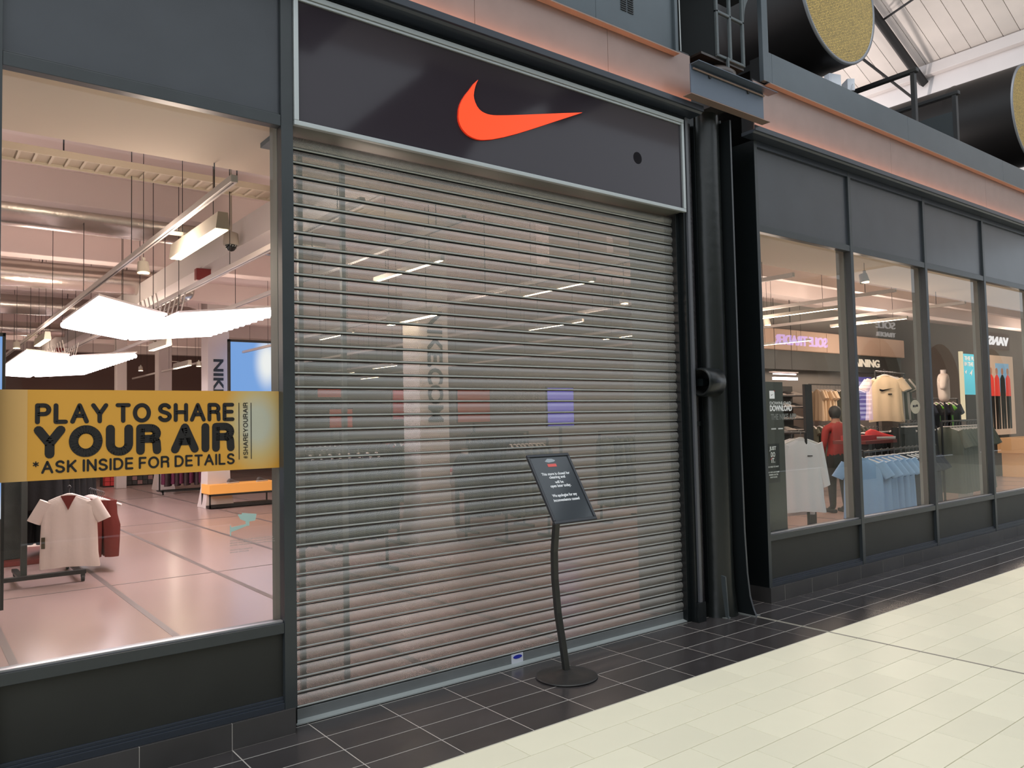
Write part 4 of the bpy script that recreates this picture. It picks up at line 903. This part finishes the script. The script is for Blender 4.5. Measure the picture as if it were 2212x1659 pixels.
for j, (x0, x1, y, lab, mm) in enumerate(((1.9, 3.1, 3.9, 'dark tops on the rack behind the shutter, left rack', [BFB, NVY]), (3.2, 4.1, 7.0, 'grey tops on the rack behind the shutter, middle rack', [GFB, BFB]),
                                          (4.9, 6.1, 7.4, 'red and black tops on the rack right of the lettered pillar', [RED, BFB, GFB]), (5.2, 6.0, 4.4, 'dark tops on the rack behind the notice stand', [BFB, GFB]))):
    t = thing('clothes_rack', 'black clothes rack carrying '+lab, 'clothes rack', (x0, y, 0)); w = x1-x0
    mk('frame', MB().box(0, w, -.015, .015, 1.40, 1.43).box(0, .03, -.015, .015, .04, 1.4).box(w-.03, w, -.015, .015, .04, 1.4).box(0, .03, -.25, .25, 0, .04).box(w-.03, w, -.25, .25, 0, .04), MTL, t, bev=.003)
    row([tee_mesh('rack_shirt', m_, .24, .95 if j != 1 else .8, .04, .24, seed=10+j+k) for k, m_ in enumerate(mm)], x0+.08, y, x1-.08, y, 1.33, 9, pi/2-.25, 'rack_shirt', lab, 'top', lab, hlabel='white hanger with '+lab)
for x0, y, w, lab in ((3.1, 5.4, 1.0, 'black and navy coats close to the left side of the lettered pillar'), (5.4, 5.6, 1.1, 'dark coats on the rack just right of the lettered pillar'), (6.6, 7.2, 1.3, 'dark coats on the rack behind the top of the notice stand'), (7.6, 5.0, 1.0, 'grey coats on the rack near the right end of the shutter')):
    t = thing('clothes_rack', 'black rail holding '+lab, 'clothes rack', (x0, y, 0)); mk('frame', MB().box(0, w, -.015, .015, 1.45, 1.48).box(0, .03, -.015, .015, .04, 1.45).box(w-.03, w, -.015, .015, .04, 1.45).box(0, .03, -.25, .25, 0, .04).box(w-.03, w, -.25, .25, 0, .04), MTL, t)
    row([tee_mesh('long_coat', m_, .25, 1.12, .05, .3, long=True, seed=80) for m_ in ((BFB, NVY) if 'grey' not in lab else (GFB, BFB))], x0+.08, y, x0+w-.08, y, 1.38, 8, pi/2-.3, 'long_coat', lab.replace('coats', 'coat', 1), 'coat', lab, hang=False)
bx = thing('display_table', 'black display table with pale top behind the shutter, right of the lettered pillar', 'table', (5.6, 6.2, 0))
mk('top', MB().box(0, 1.3, 0, .8, .82, .86), PIL, bx, bev=.004)
for x, y in ((0, 0), (1.25, 0), (0, .75), (1.25, .75)): mk('leg', MB().box(x, x+.05, y, y+.05, 0, .82), MTL, bx)
for k in range(5): tag(mk('folded_shirt', MB().box(5.68+k*.25, 5.89+k*.25, 6.32, 6.6, .86, .92+.02*(k % 2)), [RED, BFB, WFB, NVY, GFB][k], bev=.015), 'folded %s shirt on the display table behind the shutter' % ['red', 'black', 'white', 'navy', 'olive'][k], 'shirt')
panel('lit_display', 9.1, 9.8, 8.0, 1.55, 2.34, emat('violet_display', (.25, .2, .9), .8), 'violet lit display behind the right half of the shutter', 'screen')

# mannequin near the pillar: dark jacket, pale trousers
def figure(name, label, cat, loc, rz, joints, edges, radii, colour, mats, root=0, sub=2, group=None):
    me = bpy.data.meshes.new(name); me.from_pydata(joints, edges, []); o = ob(name, me); bpy.context.view_layer.objects.active = o
    sk = o.modifiers.new('skin', 'SKIN'); sk.use_smooth_shade = True
    for i, v in enumerate(me.skin_vertices[0].data): v.radius = radii[i] if isinstance(radii[i], tuple) else (radii[i], radii[i]); v.use_root = (i == root)
    ss = o.modifiers.new('sub', 'SUBSURF'); ss.levels = sub; ss.render_levels = sub
    bpy.context.view_layer.update(); m2 = bpy.data.meshes.new_from_object(o.evaluated_get(bpy.context.evaluated_depsgraph_get())); bpy.data.objects.remove(o)
    m2.materials.clear()
    for m_ in mats: m2.materials.append(m_)
    for p in m2.polygons: p.material_index = colour(p.center); p.use_smooth = True
    o = ob(name, m2, None, loc, (0, 0, rz)); return tag(o, label, cat, group)
J = [(0, 0, .95), (0, 0, 1.10), (0, .01, 1.30), (0, .0, 1.46), (0, -.01, 1.56), (0, -.02, 1.68),
     (.10, 0, .92), (.11, -.01, .50), (.12, .02, .09), (.12, -.12, .04), (-.10, 0, .92), (-.11, -.01, .50), (-.12, .02, .09), (-.12, -.12, .04),
     (.19, 0, 1.42), (.25, .03, 1.15), (.23, -.10, .93), (.23, -.14, .85), (-.19, 0, 1.42), (-.26, .03, 1.15), (-.24, -.08, .92), (-.24, -.12, .84)]
E_ = [(0, 1), (1, 2), (2, 3), (3, 4), (4, 5), (0, 6), (6, 7), (7, 8), (8, 9), (0, 10), (10, 11), (11, 12), (12, 13), (3, 14), (14, 15), (15, 16), (16, 17), (3, 18), (18, 19), (19, 20), (20, 21)]
Rr = [(.16, .12), (.15, .11), (.18, .12), (.13, .09), (.055, .055), (.085, .105), (.10, .11), (.075, .08), (.05, .055), (.045, .035), (.10, .11), (.075, .08), (.05, .055), (.045, .035), .075, .05, .038, .035, .075, .05, .038, .035]
def colr(c):
    if c.z > 1.53: return 2 if c.z < 1.74 and c.y < -.06 else (3 if c.z > 1.6 else 2)
    if abs(c.x) > .2 and c.z < .93: return 2
    if c.z > .98 or abs(c.x) > .2: return 0
    return 1
ps = figure('person', 'person in red jacket and black trousers standing behind the first right window mullion', 'person', (11.25, 2.95, 0), 2.6, J, E_, Rr, colr, [mat('red_jacket', (.26, .015, .012), .7), mat('black_trousers', (.009, .009, .009), .7), SKN, HAR])
hd = MB().lathe((0, -.02, 1.60), [(.03, -.01), (.085, .03), (.102, .09), (.104, .13), (.085, .18), (.05, .21), (.002, .222)], 24); mk('hair', hd, HAR, ps)
def finger_set(mb, s):
    hx, hy, hz = s*.235, -.135, .845
    for k in range(4): mb.tube([(hx+s*.0, hy-.022+k*.016, hz), (hx+s*.004, hy-.03+k*.017, hz-.05), (hx-s*.008, hy-.034+k*.016, hz-.085+.008*abs(k-1.5))], [.0095, .0085, .006], 6)
    mb.tube([(hx, hy-.02, hz+.02), (hx-s*.01, hy-.055, hz-.01), (hx-s*.015, hy-.065, hz-.035)], [.011, .009, .007], 6)
fm_ = MB(); finger_set(fm_, 1); finger_set(fm_, -1); mk('fingers', fm_, SKN, ps)
mk('shoes', MB().box(.07, .17, -.20, .08, 0, .06).box(-.17, -.07, -.20, .08, 0, .06), BFB, ps, bev=.02)

JM = [(0, 0, 1.0), (0, 0, 1.2), (0, .01, 1.38), (0, 0, 1.50), (0, 0, 1.57), (.19, 0, 1.46), (.26, .02, 1.24), (-.19, 0, 1.46), (-.26, .02, 1.24)]
EM = [(0, 1), (1, 2), (2, 3), (3, 4), (3, 5), (5, 6), (3, 7), (7, 8)]
RM = [(.17, .12), (.15, .11), (.18, .12), (.12, .08), (.06, .05), .08, .06, .08, .06]
def mannequin(label, loc, rz, m1, m2, dz=0, legs=True):
    t = figure('mannequin', label, 'mannequin', loc, rz, [(a, b, c) for a, b, c in JM], EM, RM, lambda c: 0, [m1])
    mk('neck_cap', MB().cyl((0, 0, 1.55), (0, 0, 1.64), .05, n=16), m2, t); mk('stand', MB().cyl((0, 0, .02), (0, 0, 1.02), .018, n=10).cyl((0, 0, 0), (0, 0, .02), .17, n=24), MTL, t)
    return t
mannequin('headless mannequin in dark top beside the lettered pillar behind the shutter', (4.95, 5.0, -.35), .5, NVY, WFB)
mannequin('headless mannequin in white top in the third right window', (14.6, 2.6, .85), .4, WFB, PIL)
tag(mk('display_plinth', MB().box(14.3, 14.95, 2.3, 2.9, 0, .85), LGR, bev=.005), 'grey plinth carrying the white mannequin in the third right window', 'plinth')

# ================================================================== right shop contents
# bulkhead with lettering, side wall, dark boards
bh = struct('trim_7')
mk('bulkhead', MB().box(11.0, 20, 5.9, 6.2, 3.15, 3.62), mat('peach_bulkhead', (.58, .42, .32), .7), bh)
for k in range(7): mk('bulkhead_panel', MB().box(11.0+k*1.28, 12.26+k*1.28, 5.88, 5.9, 3.16, 3.60), mat('peach_bulkhead', (0, 0, 0)), bh)
mk('dark_header', MB().box(11.0, 20, 6.0, 6.2, 2.72, 3.15), DGR, bh); 
text('lettering', 'TRAINING', mat('cream_letters', (.75, .68, .58), .5, emit=(1, .85, .65), es=.5), bh, (17.05, 5.985, 2.86), w=1.75, h=.20, bold=.03, ext=.008)
wmid = struct('wall_back'); mk('wall_panel', MB().box(11, 20, 6.6, 6.7, 0, 4.55), LGR, wmid)
mk('wall_beam', MB().box(4.9, 22, 3.0, 3.25, 3.62, 4.4), CEI, ic)
mk('steel_beam', MB().box(4.9, 22, 1.9, 2.0, 3.55, 3.85), CEI, ic)
# tall boards and shoe wall
tag(mk('display_board', MB().box(5.06, 5.41, .15, .19, 0, 2.0), mat('grey_green_board', (.060, .064, .056), .6), bev=.003), 'tall grey green board behind the download decal', 'board')
tag(mk('display_board', MB().box(8.28, 8.45, 1.68, 1.72, .0, 2.09), mat('dark_board', (.035, .035, .033), .5), bev=.003), 'narrow dark upright board left of the person', 'board')
tag(mk('dark_cabinet', MB().box(7.0, 8.3, 2.9, 3.3, .0, 1.05), mat('brown_cabinet', (.075, .062, .052), .6), bev=.004), 'low brown cabinet between the white T-shirt and the person', 'cabinet')
ss = thing('shoe_wall', 'dark shelved shoe wall behind the download decal', 'shelf', (13.9, 6.0, 0))
mk('back_panel', MB().box(0, 1.35, .3, .34, 0, 2.35), DGR, ss)
for k in range(6): mk('shelf', MB().box(0, 1.35, 0, .3, .75+k*.27, .775+k*.27), MTL, ss)
sm_ = [shoe_mesh('shoe', mat('white_shoe', (.62, .58, .52), .5), SS), shoe_mesh('shoe', mat('dark_shoe', (.05, .05, .05), .5), SS)]
for k in range(6):
    for j in range(4): tag(ob('shoe', sm_[(k+j) % 2], None, (14.1+j*.36, 6.14, .775+k*.27), (0, 0, -.9)), ('pale' if (k+j) % 2 == 0 else 'dark')+' shoe displayed on the shoe wall', 'shoe', 'shoes on the shoe wall, '+('pale' if (k+j) % 2 == 0 else 'dark'))
t = thing('mirrored_light_standin', 'glowing pink white stand-in for a mirrored light above the shoe wall', 'lamp', (13.0, 5.0, 2.40))
mk('tube', MB().box(-.42, .42, 0, .05, 0, .055), emat('pink_neon', (1, .75, .78), 6), t); mk('tube', MB().box(-.40, .40, .02, .05, .11, .13), emat('pink_neon', (0, 0, 0), 1), t); mk('hood', MB().box(-.45, .45, .0, .1, .15, .17), TRK, t)  # glowing bars stand in for a reflected light, modelled as hanging here
mk('drop_rod', MB().cyl((-.3, .05, .16), (-.3, .05, 2.1), .006, n=6).cyl((.3, .05, .16), (.3, .05, 2.1), .006, n=6), BKM, t)
# white long sleeved tops by the first right window
def rack(x0, y0, x1, y1, z, label):
    t = thing('clothes_rack', label, 'clothes rack', (x0, y0, 0)); dx, dy = x1-x0, y1-y0
    mk('rail', MB().tube([(0, 0, z), (dx, dy, z)], .014, 8), MTL, t); mk('upright', MB().tube([(0, 0, 0), (0, 0, z)], .018, 8), MTL, t); mk('upright', MB().tube([(dx, dy, 0), (dx, dy, z)], .018, 8), MTL, t)
    mk('foot', MB().box(-.02, .02, -.22, .22, 0, .04), MTL, t); mk('foot', MB().box(dx-.02, dx+.02, dy-.22, dy+.22, 0, .04), MTL, t); return t
rack(7.15, 1.0, 7.15, 2.4, 1.46, 'clothes rack carrying long sleeved white tops in the first right window')
wl = tag(ob('white_shirt', tee_mesh('white_shirt', WFC, .25, .86, .04, .2, long=True, seed=21), None, (7.12, 1.05, 1.38), (0, 0, -.75)), 'bright white long sleeved top hanging beside the small black poster', 'top')
mk('chest_mark', MB().box(.06, .12, -.052, -.048, -.20, -.19), INK, wl)
tag(ob('clothes_hanger', HM, None, (7.12, 1.05, 1.40), (0, 0, -.75)), 'hanger of the foremost white long sleeved top', 'hanger')
row([tee_mesh('white_shirt', WFC, .25, .90, .035, .2, long=True, seed=22)], 7.17, 1.15, 7.17, 1.25, 1.37, 1, -.75, 'white_shirt', 'white long sleeved top behind the foremost white one', 'top', 'white long sleeved tops in the first right window')
# light blue then navy T-shirts
rack(8.0, .75, 10.4, .95, 1.20, 'clothes rack carrying light blue and navy T-shirts along the right windows')
row([tee_mesh('blue_tshirt', SKB, .25, .76, .035, .2, seed=s) for s in (31, 32, 33)], 7.9, .75, 9.0, .82, 1.12, 6, -.85, 'blue_tshirt', 'light blue T-shirt on the rack close to the right windows', 'T-shirt', 'light blue T-shirts on the window rack')
row([tee_mesh('navy_tshirt', NVY, .25, .78, .035, .2, seed=s) for s in (34, 35)], 9.05, .82, 9.9, .9, 1.12, 6, -.95, 'navy_tshirt', 'navy T-shirt at the far end of the window rack', 'T-shirt', 'navy T-shirts on the window rack')
rack(10.5, 1.5, 11.9, 1.7, 1.50, 'clothes rack carrying black trousers in the second right window')
row([trouser_mesh('trousers', BFB, .18, 1.05, .05, s) for s in (1, 2)], 10.55, 1.5, 11.7, 1.65, 1.45, 8, -.9, 'black_trousers', 'black trousers with long legs hung in the second right window', 'trousers', 'black trousers in the second right window', hlabel='white hanger holding black trousers in the second right window')
row([trouser_mesh('trousers', BFB, .18, .9, .05, 5)], 10.3, 2.1, 12.4, 2.3, 1.36, 16, -.9, 'black_shorts_pair', 'black trousers in the dense row under white hangers', 'trousers', 'black trousers in the dense row')
# red trainer on a small table
t = thing('display_table', 'small dark display table carrying the red trainer', 'table', (9.8, 1.6, 0))
mk('top', MB().box(-.5, .4, -.2, .3, 1.24, 1.29), MAR, t, bev=.004); mk('leg', MB().box(-.05, .05, 0, .1, 0, 1.24), MTL, t); mk('red_box', MB().box(-.45, .0, -.1, .2, 1.29, 1.36), RED, t)
q = tag(ob('trainer', shoe_mesh('trainer', mat('red_shoe', (.65, .03, .03), .45), SS), None, (9.98, 1.55, 1.29), (0, 0, -.6)), 'bright red trainer with white sole in the second right window', 'shoe'); q.scale = (1.5, 1.5, 1.5)
# pale logo T-shirts hung high
rack(11.2, 2.2, 12.6, 2.4, 2.36, 'tall clothes rack carrying pale logo T-shirts above the hangers')
lt = tag(ob('logo_tshirt', tee_mesh('logo_tshirt', CREAMF, .27, .74, .035, .2, seed=41), None, (11.30, 2.1, 2.28), (0, 0, -.80)), 'pale T-shirt with dark chest logo hung high in the second right window', 'T-shirt')
mk('chest_logo', MB().prism([(-.10, -.24), (-.10, -.21), (-.05, -.225), (.12, -.20), (-.06, -.255)], -.052, -.046), INK, lt); mk('logo_patch', MB().box(.03, .09, -.052, -.046, -.31, -.29), INK, lt)
tag(ob('clothes_hanger', HM, None, (11.30, 2.1, 2.30), (0, 0, -.80)), 'hanger of the pale logo T-shirt', 'hanger')
row([tee_mesh('pale_tshirt', WFB, .26, .72, .035, .2, seed=42), tee_mesh('pale_tshirt', GFB, .26, .72, .035, .2, seed=43)], 11.45, 2.25, 12.3, 2.38, 2.28, 6, -.80, 'pale_tshirt', 'pale or olive T-shirt behind the pale logo T-shirt', 'T-shirt', 'T-shirts behind the logo T-shirt')
# wall rail of cream and olive garments
rack(15.3, 5.9, 17.3, 5.9, 2.38, 'wall rail carrying cream and olive tops below the training lettering')
row([tee_mesh('cream_shirt', CREAMF, .24, .72, .04, .2, seed=51)], 15.5, 5.85, 16.2, 5.85, 2.25, 5, 1.1, 'cream_shirt', 'cream top on the wall rail below the training lettering', 'top', 'cream tops on the wall rail')
row([tee_mesh('olive_shirt', GFB, .24, .75, .04, .2, seed=52)], 16.3, 5.85, 17.2, 5.85, 2.25, 7, 1.1, 'olive_shirt', 'olive top on the wall rail below the training lettering', 'top', 'olive tops on the wall rail')
row([tee_mesh('grey_vest', GFB, .22, .8, .04, .1, seed=53)], 13.2, 4.6, 15.2, 4.6, 1.42, 10, 1.0, 'olive_vest', 'olive garment under clear hangers left of the person', 'top', 'olive garments left of the person')
# third and fourth windows
rack(11.9, 1.5, 13.6, 1.6, 1.52, 'clothes rack with white hangers in the third right window')
row([tee_mesh('olive_grey_top', mat('grey_olive_fabric', (.14, .15, .12), .85), .27, 1.05, .05, .3, seed=61)], 11.95, 1.5, 13.5, 1.6, 1.42, 12, -1.0, 'grey_shirt', 'long grey olive top on the rack in the third right window', 'top', 'grey olive tops in the third right window')
rack(14.6, 3.2, 16.6, 3.2, 1.95, 'clothes rack with dark tops and neon green tops behind the white mannequin')
row([tee_mesh('dark_shirt', BFB, .25, .75, .04, .2, seed=62), tee_mesh('green_shirt', GRN, .12, .5, .02, .1, seed=63), tee_mesh('dark_shirt', NVY, .25, .75, .04, .2, seed=64)], 14.7, 3.2, 16.5, 3.2, 1.86, 9, 1.0, 'dark_shirt', 'dark or neon green top behind the white mannequin', 'top', 'dark and neon tops behind the white mannequin')
BP = mat('teal_poster', (.05, .30, .38), .5, emit=(.06, .42, .55), es=.7)
t = thing('lit_poster', 'teal lit poster with white lettering in the third right window', 'poster', (18.95, 4.0, 2.08)); mk('sheet', MB().box(0, .8, 0, .03, 0, 1.0), BP, t); mk('frame', MB().box(-.12, 0, -.01, .05, -.6, 1.05), emat('cream_light_edge', (1, .8, .5), .8), t)
for s, z, w in (('THE FU', .84, .6), ('IN THE', .70, .5)): text('lettering', s, WIN, t, (.06, -.006, z), w=w, h=.10, bold=.03, ext=.003)
mk('arrows', MB().prism([(.06, .55), (.16, .60), (.12, .50)], -.012, -.004).prism([(.3, .50), (.5, .62), (.42, .46), (.38, .52)], -.012, -.004), WIN, t)
mk('support', MB().box(.1, .7, .0, .03, -2.08, 0), MTL, t)
t = thing('lit_poster', 'lit photo poster of a group in red and dark clothes in the fourth right window', 'poster', (20.3, 4.0, 1.05)); mk('sheet', MB().box(0, 1.7, 0, .03, 0, 2.05), mat('poster_photo', (.45, .33, .24), .5, emit=(.62, .44, .32), es=.5), t)
mk('picture_sky', MB().box(.55, 1.4, -.004, .0, 1.1, 1.85), mat('poster_sky', (.2, .36, .5), .5, emit=(.25, .45, .65), es=.5), t)
for k, (x, c) in enumerate(((.25, 'r'), (.6, 'r'), (.95, 'n'), (1.3, 'r'))):
    pm_ = mat('poster_red', (.6, .04, .03), .5, emit=(.8, .06, .04), es=.5) if c == 'r' else mat('poster_navy', (.05, .05, .10), .5, emit=(.08, .07, .14), es=.4)
    mk('printed_figure', MB().prism([(x-.16, 1.0), (x+.16, 1.0), (x+.14, 1.45), (x+.04, 1.55), (x-.04, 1.55), (x-.14, 1.45)], -.010, -.004), pm_, t)
    mk('printed_head', MB().prism([(x+.07*cos(2*pi*j/14), 1.64+.09*sin(2*pi*j/14)) for j in range(14)], -.010, -.004), mat('poster_skin', (.35, .17, .11), .5, emit=(.5, .25, .16), es=.4), t)
    mk('printed_legs', MB().prism([(x-.13, .15), (x-.02, .15), (x, .9), (x+.02, .15), (x+.13, .15), (x+.15, 1.0), (x-.15, 1.0)], -.010, -.004), mat('poster_navy', (0, 0, 0)), t)
mk('support', MB().box(.4, 1.3, .03, .06, -1.05, 0.2), MTL, t)
tag(mk('display_plinth', MB().box(20.6, 22.2, 3.3, 3.95, 0.60, .98).box(20.7, 22.1, 3.4, 3.9, 0, .60), mat('orange_wood', (.62, .36, .16), .5, emit=(1, .5, .2), es=.15), bev=.005), 'glowing orange wooden plinth under the group photo poster', 'plinth')
for k in range(4): mk('end_mullion', MB().box(16.2+k*1.9, 16.28+k*1.9, 8.0, 8.1, 0, 3.6), DGR, wmid)

# ================================================================== added fill lights, no fixtures modelled
for k, (x, y, z) in enumerate(((9.9, 2.2, 5.25), (11.3, 2.6, 5.25), (12.9, 4.2, 5.25))):
    l = bpy.data.lights.new('roof_fill_spot', 'SPOT'); l.energy = (190, 190, 480)[k]; l.color = (1, .90, .84); l.spot_size = radians(130); l.spot_blend = 1; l.shadow_soft_size = .1  # unseen spots added to brighten the roof planks and right wall
    o = bpy.data.objects.new('roof_fill_spot', l); C.objects.link(o); o.location = (x, y, z); o.rotation_euler = Vector((.80, .02, .60)).to_track_quat('-Z', 'Y').to_euler()

def glow(x, y, z, e, col=(1, .80, .66), size=.22):
    l = bpy.data.lights.new('shop_fill_point', 'POINT'); l.energy = e; l.color = col; l.shadow_soft_size = size  # bare fill points added to brighten the shop ceiling and floor
    o = bpy.data.objects.new('shop_fill_point', l); C.objects.link(o); o.location = (x, y, z)
for x, y, e in ((.24, 2.0, 60), (.24, 8.6, 90), (2.2, 2.6, 45), (2.2, 9.0, 75), (4.2, 3.4, 22), (6.36, 3.8, 24), (6.3, 8.5, 26), (4.2, 12.8, 55), (1.2, 19.0, 100), (9.0, 14.0, 40), (5.0, 21, 50),
                (8.5, 2.4, 70), (10.5, 2.2, 70), (10.5, 5.0, 60), (13.2, 3.0, 80), (16.3, 4.4, 80), (19.5, 2.8, 80), (-2.5, 5.5, 60), (-2.5, 12, 70)):
    glow(x, y, 2.95, e*1.05)
